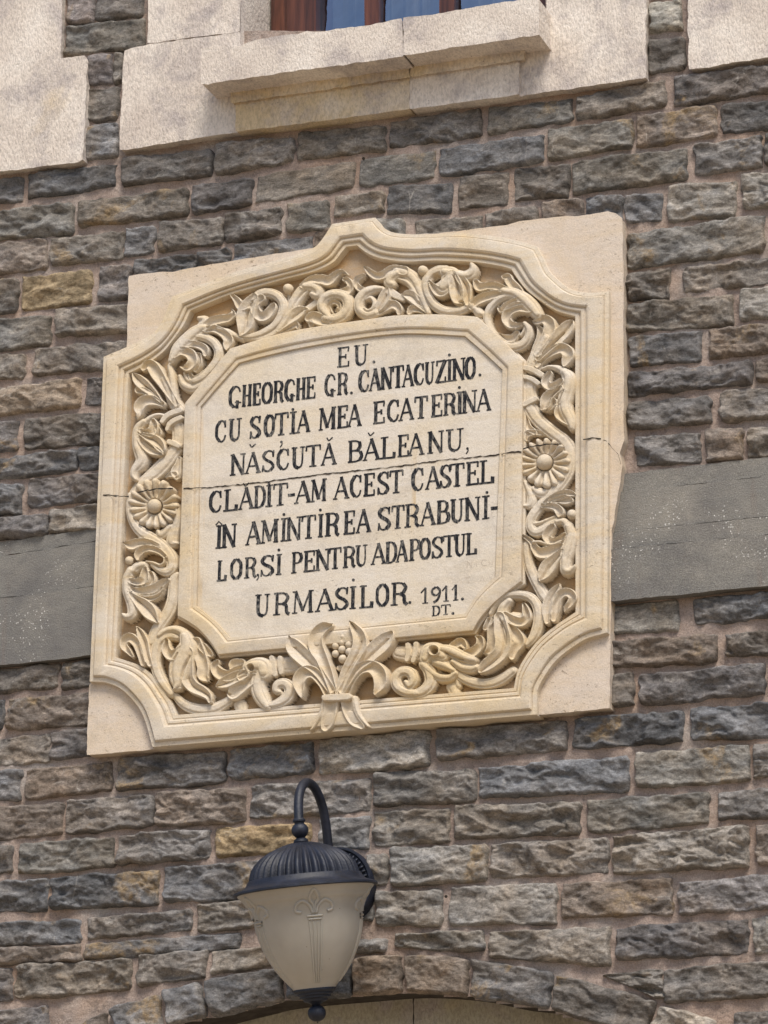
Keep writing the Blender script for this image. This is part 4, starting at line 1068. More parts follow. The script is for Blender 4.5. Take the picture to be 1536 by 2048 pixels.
relief('palmette', L5, [
    ('v', 18, [(520, 700, 36), (470, 560, 54), (440, 420, 60), (400, 310, 46), (352, 222, 12)]),
    ('l', 19, [(430, 690, 36), (390, 540, 46), (340, 420, 56), (260, 360, 62), (195, 400, 54), (190, 470, 48), (240, 530, 36), (290, 595, 18)])])
relief('stem', L4, [('t', 14, [(700, 1900, 90), (780, 1700, 92), (900, 1520, 94), (1000, 1360, 96), (1055, 1180, 96), (1075, 980, 92), (1090, 840, 86), (1140, 760, 50)])])
# --- left border
relief('acanthus_leaf', L4, [
    ('r', 18, [(600, 600, 60), (480, 620, 76), (390, 700, 80)]),
    ('r', 20, [(360, 700, 76), (300, 820, 76), (290, 960, 78), (310, 1100, 80), (370, 1240, 92), (400, 1370, 100), (370, 1460, 80), (290, 1490, 60), (235, 1450, 30)]),
    ('l', 20, [(620, 660, 34), (610, 760, 70), (590, 860, 82), (480, 900, 66), (370, 880, 50)]),
    ('l', 18, [(700, 760, 56), (720, 850, 60), (650, 920, 50)]),
    ('l', 19, [(320, 950, 26), (450, 1040, 56), (620, 1060, 92), (790, 1020, 100), (900, 920, 70), (990, 850, 30)]),
    ('l', 19, [(350, 1060, 20), (520, 1140, 44), (700, 1160, 66), (830, 1110, 56), (900, 1010, 40)]),
    ('v', 21, [(350, 1080, 26), (460, 1190, 66), (600, 1310, 116), (710, 1430, 116), (820, 1580, 26)]),
    ('d', 440, 770, 40, 4)])
relief('acanthus_spray', L3, [
    ('t', 14, [(240, 500, 40), (235, 700, 60), (260, 880, 66), (340, 1040, 74), (460, 1160, 84), (600, 1240, 92), (750, 1340, 96), (870, 1460, 96), (950, 1600, 92), (950, 1740, 84), (870, 1810, 70), (740, 1780, 54), (620, 1700, 36)]),
    ('l', 18, [(740, 1380, 40), (600, 1330, 56), (440, 1320, 72), (300, 1370, 90), (200, 1350, 40), (155, 1335, 12)]),
    ('l', 19, [(860, 1560, 40), (760, 1480, 50), (620, 1430, 62), (490, 1450, 66), (410, 1530, 66), (400, 1600, 40)]),
    ('r', 17, [(540, 1650, 20), (660, 1670, 24), (770, 1710, 26), (840, 1670, 24), (850, 1600, 26)]),
    ('g', 3, [(380, 1350, 8), (520, 1350, 9), (680, 1390, 6)])])
relief('berry', L3, [('b', 238, 1625, 80, 18)])
relief('side_leaf', L3, [
    ('r', 14, [(930, 1040, 50), (850, 1130, 70), (770, 1180, 76), (720, 1130, 40)]),
    ('r', 14, [(1040, 700, 40), (1050, 900, 60), (1010, 1080, 70), (960, 1230, 92), (960, 1320, 84), (1060, 1335, 18)])])
relief('fan_leaf', L2, [
    ('r', 15, [(1110, 500, 84), (1010, 400, 100), (930, 260, 80), (880, 120, 70), (820, -20, 70)]),
    ('l', 19, [(1060, 420, 50), (940, 240, 70), (830, 60, 90), (720, -110, 110), (640, -230, 96), (560, -260, 70), (500, -190, 50)]),
    ('r', 17, [(1040, 460, 60), (1000, 260, 60), (980, 80, 56), (960, -80, 56), (930, -230, 40), (980, -300, 22)]),
    ('v', 18, [(790, 370, 30), (660, 230, 64), (520, 110, 96), (410, 10, 90), (350, -60, 50), (310, -110, 16)]),
    ('l', 17, [(780, 400, 26), (640, 260, 46), (500, 190, 60), (400, 180, 60)]),
    ('l', 19, [(820, 420, 50), (680, 360, 80), (520, 370, 100), (430, 470, 96), (430, 570, 56), (400, 640, 30), (350, 655, 10)]),
    ('g', 4, [(500, 90, 9), (640, 200, 12), (780, 340, 7)])])
relief('stem_collar', L2, [
    ('f', 18, [(820, 720, 40), (890, 630, 46), (1000, 570, 46), (1130, 530, 44)]),
    ('f', 17, [(900, 850, 34), (950, 750, 40), (1040, 690, 42), (1130, 650, 40)]),
    ('t', 12, [(1040, 760, 100), (1060, 900, 100), (1050, 1050, 96)]),
    ('f', 16, [(930, 1060, 44), (1010, 1090, 46), (1090, 1130, 40)])])
relief('stem', L2, [('t', 13, [(1010, 1160, 104), (900, 1320, 110), (760, 1480, 112), (620, 1610, 106), (480, 1720, 92), (370, 1830, 76), (290, 1940, 66), (250, 2060, 56)])])
relief('side_leaf', L2, [
    ('l', 12, [(1080, 1320, 30), (1050, 1450, 54), (1020, 1560, 84), (1040, 1640, 56)]),
    ('l', 12, [(1000, 1600, 56), (920, 1600, 40), (850, 1640, 16)])])
relief('acanthus_leaf', L2, [
    ('r', 17, [(850, 610, 30), (740, 600, 40), (620, 640, 50), (520, 720, 60)]),
    ('r', 20, [(500, 720, 54), (410, 820, 76), (370, 960, 76), (370, 1100, 74), (420, 1240, 96), (460, 1350, 104), (430, 1440, 96), (350, 1540, 76), (330, 1640, 64), (370, 1710, 30)]),
    ('l', 20, [(665, 710, 44), (680, 800, 76), (640, 900, 84), (540, 910, 60), (450, 880, 40)]),
    ('l', 17, [(720, 820, 50), (740, 900, 56), (700, 980, 50)]),
    ('v', 20, [(420, 920, 22), (560, 980, 60), (700, 1050, 92), (790, 1150, 86), (845, 1265, 20)]),
    ('l', 20, [(400, 980, 20), (500, 1090, 66), (630, 1190, 90), (750, 1240, 66), (820, 1270, 20)]),
    ('d', 560, 800, 36, 3), ('g', 5, [(450, 990, 8), (560, 1080, 14), (680, 1165, 6)])])
# --- top left corner
relief('acanthus_frond', L1, [
    ('r', 19, [(660, 1040, 44), (740, 900, 84), (850, 780, 90), (960, 680, 84), (1060, 610, 60)]),
    ('r', 17, [(1000, 640, 56), (1060, 560, 56), (1080, 500, 46), (1010, 490, 30)]),
    ('l', 18, [(1080, 620, 46), (1180, 540, 58), (1300, 510, 62), (1400, 490, 52), (1450, 440, 32), (1440, 385, 12)]),
    ('l', 18, [(1100, 640, 40), (1210, 630, 50), (1320, 680, 56), (1390, 760, 64), (1380, 830, 54), (1365, 880, 24)]),
    ('t', 16, [(1250, 620, 20), (1370, 650, 30), (1470, 710, 34), (1570, 760, 30)]),
    ('t', 17, [(980, 720, 40), (1100, 740, 48), (1200, 800, 54), (1260, 910, 56), (1245, 1030, 58), (1160, 1150, 60), (1050, 1250, 56), (950, 1300, 44)]),
    ('r', 15, [(1130, 1250, 46), (1010, 1350, 54), (900, 1380, 54), (800, 1330, 48), (760, 1230, 30)]),
    ('r', 14, [(820, 1190, 24), (860, 1270, 34), (940, 1320, 34)]),
    ('l', 19, [(780, 880, 36), (900, 830, 44), (1010, 840, 46), (1090, 890, 48), (1100, 960, 30)]),
    ('l', 20, [(700, 980, 40), (800, 920, 56), (910, 960, 66), (940, 1050, 60), (880, 1130, 50), (790, 1115, 20)]),
    ('l', 17, [(1010, 960, 34), (1010, 1070, 40), (970, 1150, 34)]),
    ('l', 16, [(890, 1200, 24), (930, 1260, 36), (1020, 1240, 40), (1080, 1180, 30)]),
    ('d', 790, 1060, 44, 3)])
# ------------------------------------------------------------------ engraved lettering
G = {
 'A': [('t', [(0.08, 0.02), (0.48, 1)]), ('T', [(0.48, 1), (0.91, 0.02)]), ('t', [(0.22, 0.34), (0.76, 0.34)]), ('s', [(-0.04, 0), (0.22, 0)]), ('s', [(0.74, 0), (1.05, 0)])],
 'B': [('T', [(0.2, 0), (0.2, 1)]), ('t', [(0.05, 1), (0.5, 1), (0.78, 0.9), (0.8, 0.72), (0.7, 0.57), (0.45, 0.53), (0.2, 0.53)]), ('T', [(0.78, 0.9), (0.82, 0.72), (0.72, 0.58)]),
       ('t', [(0.45, 0.53), (0.8, 0.47), (0.95, 0.28), (0.85, 0.07), (0.5, 0), (0.05, 0)]), ('T', [(0.86, 0.44), (0.94, 0.26), (0.84, 0.08)])],
 'C': [('T', [(0.35, 0.95), (0.12, 0.75), (0.08, 0.5), (0.12, 0.25), (0.36, 0.05)]), ('t', [(0.9, 0.72), (0.78, 0.92), (0.5, 1), (0.3, 0.93)]), ('t', [(0.3, 0.07), (0.55, 0), (0.8, 0.08), (0.92, 0.28)]), ('t', [(0.9, 0.68), (0.88, 0.98)])],
 'D': [('T', [(0.2, 0), (0.2, 1)]), ('t', [(0.03, 1), (0.5, 1), (0.75, 0.92)]), ('t', [(0.03, 0), (0.5, 0), (0.75, 0.08)]), ('T', [(0.72, 0.93), (0.9, 0.72), (0.93, 0.5), (0.9, 0.28), (0.72, 0.07)])],
 'E': [('T', [(0.19, 0), (0.19, 1)]), ('t', [(0.0, 1), (0.9, 1)]), ('t', [(0.0, 0), (0.92, 0)]), ('t', [(0.19, 0.52), (0.68, 0.52)]), ('t', [(0.9, 1), (0.88, 0.78)]), ('t', [(0.93, 0), (0.92, 0.24)]), ('t', [(0.68, 0.42), (0.68, 0.62)])],
 'G': [('T', [(0.35, 0.97), (0.12, 0.78), (0.08, 0.5), (0.12, 0.22), (0.36, 0.03)]), ('t', [(0.9, 0.74), (0.76, 0.93), (0.5, 1), (0.3, 0.95)]), ('t', [(0.3, 0.05), (0.5, 0.02), (0.66, 0.06)]), ('T', [(0.68, -0.04), (0.70, 0.28)]), ('s', [(0.5, 0.24), (0.98, 0.2)])],
 'H': [('T', [(0.2, 0), (0.2, 1)]), ('T', [(0.8, 0), (0.8, 1)]), ('t', [(0.2, 0.5), (0.8, 0.5)]), ('s', [(0.02, 1), (0.38, 1)]), ('s', [(0.62, 1), (0.98, 1)]), ('s', [(0.02, 0), (0.38, 0)]), ('s', [(0.62, 0), (0.98, 0)])],
 'I': [('T', [(0.5, 0), (0.5, 1)]), ('s', [(0.05, 1), (0.95, 1)]), ('s', [(0.05, 0), (0.95, 0)])],
 'L': [('T', [(0.25, 0), (0.25, 1)]), ('s', [(0.02, 1), (0.5, 1)]), ('t', [(0.02, 0), (0.95, 0)]), ('T', [(0.93, 0), (0.94, 0.22)])],
 'M': [('t', [(0.1, 0), (0.14, 1)]), ('T', [(0.14, 1), (0.5, 0.1)]), ('t', [(0.5, 0.1), (0.84, 1)]), ('T', [(0.84, 1), (0.88, 0)]), ('s', [(0, 0), (0.22, 0)]), ('s', [(0.74, 0), (1, 0)]), ('s', [(0, 1), (0.2, 1)]), ('s', [(0.8, 1), (1, 1)])],
 'N': [('T', [(0.12, 0), (0.10, 1)]), ('T', [(0.10, 1), (0.84, 0)]), ('t', [(0.87, 0), (0.87, 1)]), ('s', [(-0.05, 0), (0.30, 0)]), ('s', [(-0.06, 1), (0.2, 1)]), ('s', [(0.66, 1), (1, 1)])],
 'O': [('T', [(0.36, 0.97), (0.12, 0.78), (0.08, 0.5), (0.12, 0.22), (0.36, 0.03)]), ('T', [(0.64, 0.97), (0.88, 0.78), (0.92, 0.5), (0.88, 0.22), (0.64, 0.03)]), ('t', [(0.34, 0.96), (0.5, 1), (0.66, 0.96)]), ('t', [(0.34, 0.04), (0.5, 0), (0.66, 0.04)])],
 'P': [('T', [(0.22, 0), (0.22, 1)]), ('t', [(0.03, 1), (0.55, 1), (0.82, 0.92)]), ('T', [(0.8, 0.93), (0.93, 0.75), (0.8, 0.55)]), ('t', [(0.82, 0.56), (0.6, 0.48), (0.22, 0.48)]), ('s', [(0, 0), (0.45, 0)])],
 'R': [('T', [(0.2, 0), (0.2, 1)]), ('t', [(0.03, 1), (0.5, 1), (0.78, 0.93)]), ('T', [(0.76, 0.94), (0.88, 0.77), (0.76, 0.58)]), ('t', [(0.78, 0.58), (0.55, 0.5), (0.2, 0.5)]), ('T', [(0.58, 0.5), (0.78, 0.38), (0.82, 0.1), (0.95, 0.0)]), ('s', [(0, 0), (0.4, 0)])],
 'S': [('t', [(0.86, 0.76), (0.78, 0.94), (0.5, 1), (0.25, 0.94)]), ('T', [(0.28, 0.95), (0.1, 0.78), (0.25, 0.6), (0.7, 0.42), (0.9, 0.22), (0.7, 0.05)]), ('t', [(0.72, 0.05), (0.45, 0), (0.2, 0.07), (0.08, 0.28)]), ('t', [(0.87, 0.7), (0.9, 1.0)]), ('t', [(0.08, 0.3), (0.05, 0.0)])],
 'T': [('T', [(0.5, 0), (0.5, 1)]), ('t', [(0.05, 1), (0.95, 1)]), ('s', [(0.28, 0), (0.72, 0)]), ('t', [(0.05, 1), (0.03, 0.78)]), ('t', [(0.95, 1), (0.97, 0.78)])],
 'U': [('T', [(0.2, 1), (0.2, 0.3), (0.3, 0.08), (0.5, 0)]), ('t', [(0.45, 0), (0.7, 0.05), (0.82, 0.28), (0.82, 1)]), ('s', [(0.0, 1), (0.4, 1)]), ('s', [(0.64, 1), (1, 1)])],
 'Z': [('t', [(0.08, 1), (0.9, 1)]), ('T', [(0.88, 1), (0.1, 0)]), ('t', [(0.08, 0), (0.94, 0)]), ('t', [(0.08, 1), (0.08, 0.8)]), ('t', [(0.94, 0), (0.94, 0.22)])],
 '1': [('T', [(0.62, 0), (0.62, 1)]), ('t', [(0.62, 1), (0.12, 0.72)]), ('s', [(0.3, 0), (0.95, 0)])],
 '9': [('T', [(0.4, 0.98), (0.12, 0.82), (0.12, 0.6), (0.38, 0.45)]), ('t', [(0.38, 0.45), (0.6, 0.46), (0.8, 0.6)]), ('T', [(0.6, 0.98), (0.86, 0.78), (0.84, 0.45), (0.65, 0.15), (0.3, 0.0)]), ('t', [(0.38, 0.98), (0.62, 0.98)])],
 '-': [('T', [(0.0, 0.42), (1.0, 0.42)])],
}
LINES = [
 (((675, 697), (735, 689)), ((675, 734), (735, 728)), [('E', 675, 699), ('U', 708, 735), ('.', 748, 724)]),
 (((458, 775), (940, 715)), ((458, 816), (940, 757)), [('G', 458, 482), ('H', 484, 503), ('E', 506, 521), ('O', 524, 544), ('R', 547, 566), ('G', 570, 590), ('H', 592, 611), ('E', 613, 631),
   ('G', 650, 671), ('R', 675, 695), ('.', 703, 786), ('C', 718, 738), ('A', 739, 761), ('N', 763, 784), ('T', 785, 807), ('A', 805, 827), ('C', 829, 848), ('U', 850, 868), ('Z', 872, 892), ('I', 893, 905), ('.', 899, 710), ('N', 906, 930), ('O', 931, 950), ('.', 960, 750)]),
 (((440, 842), (968, 779)), ((440, 884), (968, 821)), [('C', 431, 452), ('U', 457, 482), ('S', 500, 521), ('O', 529, 548), ('T', 549, 576), (',', 563, 884), ('I', 579, 593), ('.', 586, 819), ('A', 594, 619),
   ('M', 638, 671), ('E', 675, 696), ('A', 696, 722), ('E', 747, 770), ('C', 775, 798), ('A', 799, 827), ('T', 829, 855), ('E', 863, 885), ('R', 887, 911), ('I', 913, 926), ('.', 919, 775), ('N', 926, 953), ('A', 954, 981)]),
 (((475, 909), (910, 859)), ((475, 949), (910, 901)), [('N', 462, 490), ('A', 491, 520), ('u', 505, 892), ('S', 524, 549), ('C', 554, 578), ('U', 583, 609), ('T', 611, 641), ('A', 643, 672), ('u', 659, 879),
   ('B', 695, 725), ('A', 727, 759), ('u', 742, 869), ('L', 761, 790), ('E', 796, 818), ('A', 817, 847), ('N', 857, 887), ('U', 892, 926), (',', 935, 897)]),
 (((430, 983), (970, 922)), ((430, 1024), (970, 966)), [('C', 419, 443), ('L', 447, 474), ('A', 478, 506), ('u', 492, 970), ('D', 508, 530), ('I', 531, 545), ('.', 538, 967), ('T', 546, 575), ('-', 577, 588), ('A', 590, 621), ('M', 622, 652),
   ('A', 668, 697), ('C', 701, 723), ('E', 728, 750), ('S', 755, 778), ('T', 779, 806), ('C', 824, 847), ('A', 852, 880), ('S', 880, 902), ('T', 900, 928), ('E', 933, 958), ('L', 959, 987)]),
 (((437, 1052), (970, 993)), ((437, 1096), (970, 1037)), [('I', 431, 444), ('^', 438, 1046), ('N', 445, 472), ('A', 492, 521), ('M', 522, 556), ('I', 561, 573), ('.', 568, 1029), ('N', 574, 602), ('T', 603, 631), ('I', 636, 646), ('.', 641, 1020), ('R', 650, 678), ('E', 688, 710), ('A', 713, 741),
   ('S', 756, 781), ('T', 783, 808), ('R', 810, 838), ('A', 841, 870), ('B', 873, 899), ('U', 901, 927), ('N', 931, 960), ('I', 964, 979), ('.', 974, 985), ('-', 983, 997)]),
 (((442, 1122), (943, 1067)), ((442, 1161), (943, 1108)), [('L', 434, 452), ('O', 461, 483), ('R', 489, 512), (',', 516, 1150), ('S', 521, 548), ('I', 552, 563), ('.', 558, 1100), ('P', 583, 604), ('E', 608, 630), ('N', 632, 659), ('T', 658, 682), ('R', 686, 710), ('U', 711, 734),
   ('A', 743, 771), ('D', 771, 793), ('A', 793, 815), ('P', 819, 840), ('O', 840, 860), ('S', 864, 886), ('T', 886, 910), ('U', 909, 931), ('L', 932, 953)]),
 (((520, 1190), (800, 1166)), ((520, 1232), (800, 1209)), [('U', 510, 539), ('R', 547, 579), ('M', 585, 626), ('A', 632, 667), ('S', 670, 697), ('I', 699, 712), ('.', 707, 1160), ('L', 719, 745), ('O', 752, 777), ('R', 782, 815), ('.', 820, 1205)]),
 (((842, 1177), (915, 1170)), ((842, 1207), (915, 1200)), [('1', 840, 857), ('9', 862, 882), ('1', 883, 898), ('1', 902, 917), ('.', 925, 1198)]),
 (((864, 1213), (900, 1209)), ((864, 1232), (900, 1228)), [('D', 864, 880), ('T', 882, 901), ('.', 906, 1227)]),
]
INS = make('inscription', [unp(420, 700, H_PANEL)] * 3, [(0, 1, 2)], M_LET, PLQ, False) if False else None

def ribbon(q, w, h, V, Fc, lay):
    """carved stroke: a shallow channel drawn as five-point-wide strip"""
    q = np.array(q); n = len(q)
    T = np.gradient(q, axis=0); T /= np.maximum(np.linalg.norm(T, axis=1), 1e-6)[:, None]
    N = np.stack([-T[:, 1], T[:, 0]], 1)
    # extend the ends a little
    q[0] -= T[0] * w * 0.25; q[-1] += T[-1] * w * 0.25
    b = len(V)
    for k, (o, dh) in enumerate(((-0.5, 0.0), (0.0, -0.00025), (0.5, 0.0))):
        p = q + N * (o * w)[:, None] if hasattr(w, '__len__') else q + N * (o * w)
        W = unp(p[:, 0], p[:, 1], h); W[:, 1] = -(h + 0.0006 + dh + lay)
        V.extend(W.tolist())
    for k in range(2):
        for i in range(n - 1):
            Fc.append((b + k * n + i, b + k * n + i + 1, b + (k + 1) * n + i + 1, b + (k + 1) * n + i))

rr = random.Random(5)
def letter(ch, top, bot, xl, xr):
    (tx0, ty0), (tx1, ty1) = top; (bx0, by0), (bx1, by1) = bot
    ty = lambda x: ty0 + (ty1 - ty0) * (x - tx0) / (tx1 - tx0)
    by = lambda x: by0 + (by1 - by0) * (x - bx0) / (bx1 - bx0)
    hgt = by(xl) - ty(xl); kT = 0.158 * hgt if hgt > 25 else 0.19 * hgt
    V = []; Fc = []
    for li, (k, pts) in enumerate(G[ch]):
        w = {'T': kT, 't': kT * 0.55, 's': kT * 0.42}[k] * rr.uniform(0.9, 1.12)
        pp = smooth_line(pts, 5) if len(pts) > 2 else np.array([np.array(pts[0]) * (1 - t) + np.array(pts[1]) * t for t in np.linspace(0, 1, 4)])
        q = []
        for (u, v) in pp:
            x = xl + (xr - xl) * u; yb = by(x); yt = ty(x)
            y = yb + (yt - yb) * v
            q.append((x - lean(x) * (yb - y) , y))
        q = np.array(q) + np.array([[rr.uniform(-.25, .25), rr.uniform(-.25, .25)] for _ in q])
        w = w * (1 + 0.12 * np.sin(np.linspace(0, 5, len(q)) + li))
        ribbon(q, w[0] if False else w.mean(), H_PANEL, V, Fc, 0.00004 * li)
    o = make('letter', V, Fc, M_LET, PLQ, True)
    if o.data.polygons[0].normal.y > 0: o.data.flip_normals()

def dot(px, py, r, tail=False):
    n = 14; V = []; c = unp(px, py, H_PANEL)
    for i in range(n):
        a = 2 * math.pi * i / n
        p = unp(px + r * math.cos(a), py + r * math.sin(a), H_PANEL); p[1] = -(H_PANEL + 0.0006); V.append(p)
    Fc = [list(range(n))[::-1]]
    if tail:
        q = smooth_line([(px + r * 0.5, py), (px + r * 0.4, py + r * 2), (px - r * 0.9, py + r * 4)], 5)
        ribbon(q, r * 0.9, H_PANEL, V, Fc, 0.0001)
    o = make('punctuation_mark', V, Fc, M_LET, PLQ, False)
    if o.data.polygons[0].normal.y > 0: o.data.flip_normals()
def accent(px, py, kind):
    V = []; Fc = []
    pts = [(px - 5, py - 3), (px - 1, py + 2), (px + 6, py - 4)] if kind == 'u' else [(px - 6, py + 4), (px, py - 3), (px + 6, py + 3)]
    ribbon(smooth_line(pts, 4) if kind == 'u' else np.array(pts, float), 2.6, H_PANEL, V, Fc, 0)
    o = make('accent_mark', V, Fc, M_LET, PLQ, True)
    if o.data.polygons[0].normal.y > 0: o.data.flip_normals()
for top, bot, items in LINES:
    for ch, a, b in items:
        if ch == '.': dot(a, b, 3.0)
        elif ch == ',': dot(a, b, 2.6, True)
        elif ch in 'u^': accent(a, b, ch)
        else: letter(ch, top, bot, a, b)

# scratched graffiti, very faint, lower right of the panel
M_SCR = mat_simple('faint_scratch', (0.50, 0.43, 0.35), 0.9, 0, 0.2, 50, 0.1)
def scratch(strokes):
    V = []; Fc = []
    for s in strokes: ribbon(np.array(s, float), 1.0, H_PANEL, V, Fc, -0.0003)
    o = make('scratched_letter', V, Fc, M_SCR, PLQ, False)
    if o.data.polygons[0].normal.y > 0: o.data.flip_normals()
scratch([[(934, 1136), (935, 1122)], [(935, 1122), (943, 1135)], [(943, 1135), (943, 1120)]])
scratch([[(953, 1133), (953, 1122)]])
scratch([[(973, 1120), (966, 1120)], [(966, 1120), (962, 1126)], [(962, 1126), (966, 1132)], [(966, 1132), (973, 1131)]])
scratch([[(978, 1118), (979, 1128)], [(979, 1128), (985, 1129)], [(985, 1129), (986, 1117)]])
scratch([[(931, 1156), (941, 1154)], [(936, 1155), (937, 1167)]])
scratch([[(960, 1164), (964, 1152)], [(964, 1152), (969, 1163)]])

# the crack that runs across the plaque
def crack(pts, w0=2.3):
    V = []; Fc = []
    q = []
    for (a, b) in zip(pts, pts[1:]):
        n = max(2, int(math.hypot(b[0] - a[0], b[1] - a[1]) / 5))
        for k in range(n):
            t = k / n; q.append([a[i] + (b[i] - a[i]) * t for i in range(3)])
    q.append(list(pts[-1])); q = np.array(q, float)
    q[:, 1] += (fbm(q[:, 0] / 6, q[:, 0] * 0, 77, 3) - 0.5) * 3.5
    wv = w0 * (0.35 + 1.3 * vnoise(q[:, 0] / 7, q[:, 0] * 0, 3))
    n = len(q)
    for sgn in (-0.5, 0.5):
        W = unp(q[:, 0], q[:, 1] + sgn * wv, q[:, 2] + 0.0012); W[:, 1] = -(q[:, 2] + 0.0012); V.extend(W.tolist())
    for i in range(n - 1): Fc.append((i, n + i, n + i + 1, i + 1))
    o = make('crack', V, Fc, M_CRACK, PLQ, False)
    if o.data.polygons[0].normal.y > 0: o.data.flip_normals()
hb, ht, hp = H_BAND, H_TAB, H_PANEL
crack([(196, 988, 0.052), (203, 990, 0.056), (206, 990, hb), (236, 992, hb), (243, 993, hb - 0.005), (258, 993, 0.052)])
crack([(367, 977, ht), (392, 976, ht), (396, 976, ht - 0.004), (404, 976, hp)])
crack([(404, 976, hp), (450, 972, hp), (512, 966, hp), (579, 957, hp), (650, 948, hp), (725, 940, hp), (779, 935, hp), (879, 921, hp), (950, 914, hp), (1002, 909, hp)], 2.0)
crack([(1003, 909, ht - 0.004), (1012, 906, ht), (1024, 903, ht), (1043, 904, ht)])
crack([(1046, 898, 0.060), (1060, 893, 0.061), (1090, 889, 0.063), (1123, 889, 0.061)], 2.4)
crack([(275, 985, 0.060), (290, 981, 0.061), (315, 978, 0.063), (346, 977, 0.060)], 2.2)
crack([(1166, 880, hb), (1184, 876, hb), (1202, 878, hb)], 2.4)
crack([(1206, 880, 0.056), (1212, 881, 0.055), (1224, 895, 0.052), (1236, 908, 0.047), (1242, 928, 0.046)], 1.8)

# ------------------------------------------------------------------ wall lantern
LAN = empty('wall_lantern', unp(684, 1778, 0.0), 'black iron wall lantern with a frosted cream glass bowl hanging below the plaque', 'lantern')
AXD = None
PXM = np.linalg.norm(unp(768, 1500, 0.25) - unp(769, 1500, 0.25))     # metres per pixel at the lantern
top = unp(598, 1640, 0.275); botp = unp(635, 2040, 0.205)
AX = (botp - top); AL = np.linalg.norm(AX); AX /= AL                   # pointing down
E1 = np.array([0, -1.0, 0]); E1 -= AX * E1.dot(AX); E1 /= np.linalg.norm(E1)
E2 = np.cross(AX, E1)
PXL = AL / math.hypot(37, 400)                                          # axis metres per pixel
def lathe(name, prof, mat, parent, nu=64, mod=None, sharp=35, off=0.0):
    """prof: (pixels down from the axis top, radius in pixels)"""
    V = []
    for (s, r) in prof:
        for i in range(nu):
            a = 2 * math.pi * i / nu
            rr_ = r * PXM * (mod(a, s) if mod else 1.0)
            V.append(top + AX * s * PXL + (E1 * math.cos(a) + E2 * math.sin(a)) * rr_)
    n = len(prof)
    Fc = [(j * nu + i, j * nu + (i + 1) % nu, (j + 1) * nu + (i + 1) % nu, (j + 1) * nu + i) for j in range(n - 1) for i in range(nu)]
    Fc = [f[::-1] for f in Fc]
    o = make(name, np.array(V), np.array(Fc), mat, parent, True, sharp=sharp)
    return o
# s runs along the tilted axis; y pixel ~ 1640 + s*0.996
lathe('hanger_ball', [(-4, 9), (0, 12), (3, 12), (5, 9)] + [(5 + 16 * (1 - math.cos(a)), max(16 * math.sin(a), 9)) for a in np.linspace(0.6, 2.6, 10)] + [(36, 8), (40, 13), (44, 14), (47, 12), (49, 20), (54, 21)], M_IRON, LAN, 28)
flute = lambda a, s: 1 - 0.08 * (0.5 + 0.5 * math.cos(a * 36)) ** 1.5
dome = [(46, 20), (50, 34), (56, 50), (63, 65), (72, 79), (83, 90), (95, 98), (108, 102), (118, 104)]
cap = lathe('lantern_cap', dome, M_IRON, LAN, 320, flute)
lathe('cap_brim', [(116, 104.5), (119, 107), (124, 109), (129, 113), (133, 121), (136, 130), (138, 134), (142, 134.5), (144, 132), (143, 124)], M_IRON, LAN, 96)
def glassm():
    t = NT('frosted_cream_glass', 0.32, 0.5)
    c = t.mix(t.ramp(t.noise(5, 4, 0.6), [(0.35, 0.0), (0.65, 1.0)]), (0.40, 0.37, 0.32), (0.31, 0.285, 0.245))
    c = t.mix(t.math('MULTIPLY', t.ramp(t.voronoi(60), [(0.05, 0.8), (0.1, 0.0)]), t.ramp(t.noise(12, 2), [(0.55, 0), (0.65, 1)])), c, (0.12, 0.1, 0.08))
    t.b.inputs['Subsurface Weight'].default_value = 0.35
    t.b.inputs['Subsurface Radius'].default_value = (0.03, 0.022, 0.015)
    t.b.inputs['Subsurface Scale'].default_value = 0.6
    return t.done(c, t.bump(t.noise(120, 3, 0.6), 0.12, 0.002))
M_BOWL = glassm()
BOWL = [(140, 129), (146, 126), (153, 120), (160, 115), (163, 114.5), (166, 111), (172, 107), (184, 103), (198, 101), (215, 99), (235, 95), (255, 89), (275, 81), (295, 71), (312, 60), (325, 50), (336, 41), (342, 38)]
bowl = lathe('glass_bowl', BOWL, M_BOWL, LAN, 96, None, 60)
lathe('bottom_cap', [(338, 39), (343, 40), (346, 38), (348, 34), (351, 34), (354, 29), (357, 29), (360, 23), (364, 22), (368, 12), (372, 8)], M_IRON, LAN, 40)
lathe('finial_ball', [(388 - 17 * math.cos(a), max(17 * math.sin(a), 0.3)) for a in np.linspace(0.15, math.pi - 0.02, 14)] + [(408, 1.5)], M_IRON, LAN, 28)

# moulded relief on the glass: fleur-de-lis over a fluted pilaster
def bowl_r(s):
    a = np.array(BOWL); return np.interp(s, a[:, 0], a[:, 1])
def emboss(name, ang0, strokes):
    V = []; Fc = []
    vx = CAM_R[0]
    for pts, w, hh in strokes:
        q = smooth_line(pts, 6); n = len(q)
        T = np.gradient(q, axis=0); T /= np.maximum(np.linalg.norm(T, axis=1), 1e-6)[:, None]
        N = np.stack([-T[:, 1], T[:, 0]], 1); b = len(V)
        for k in range(7):
            o = (k - 3) / 3.0
            p = q + N * o * w
            lift = hh * 1.2 * (1 - o * o) - 0.6
            for (u, s) in p:
                r = bowl_r(s); a = ang0 + u / r
                V.append(top + AX * s * PXL + (E1 * math.cos(a) + E2 * math.sin(a)) * (r + lift) * PXM)
        for k in range(6):
            for i in range(n - 1):
                Fc.append((b + k * n + i, b + k * n + i + 1, b + (k + 1) * n + i + 1, b + (k + 1) * n + i))
    return make(name, np.array(V), Fc, M_BOWL, bowl, True)
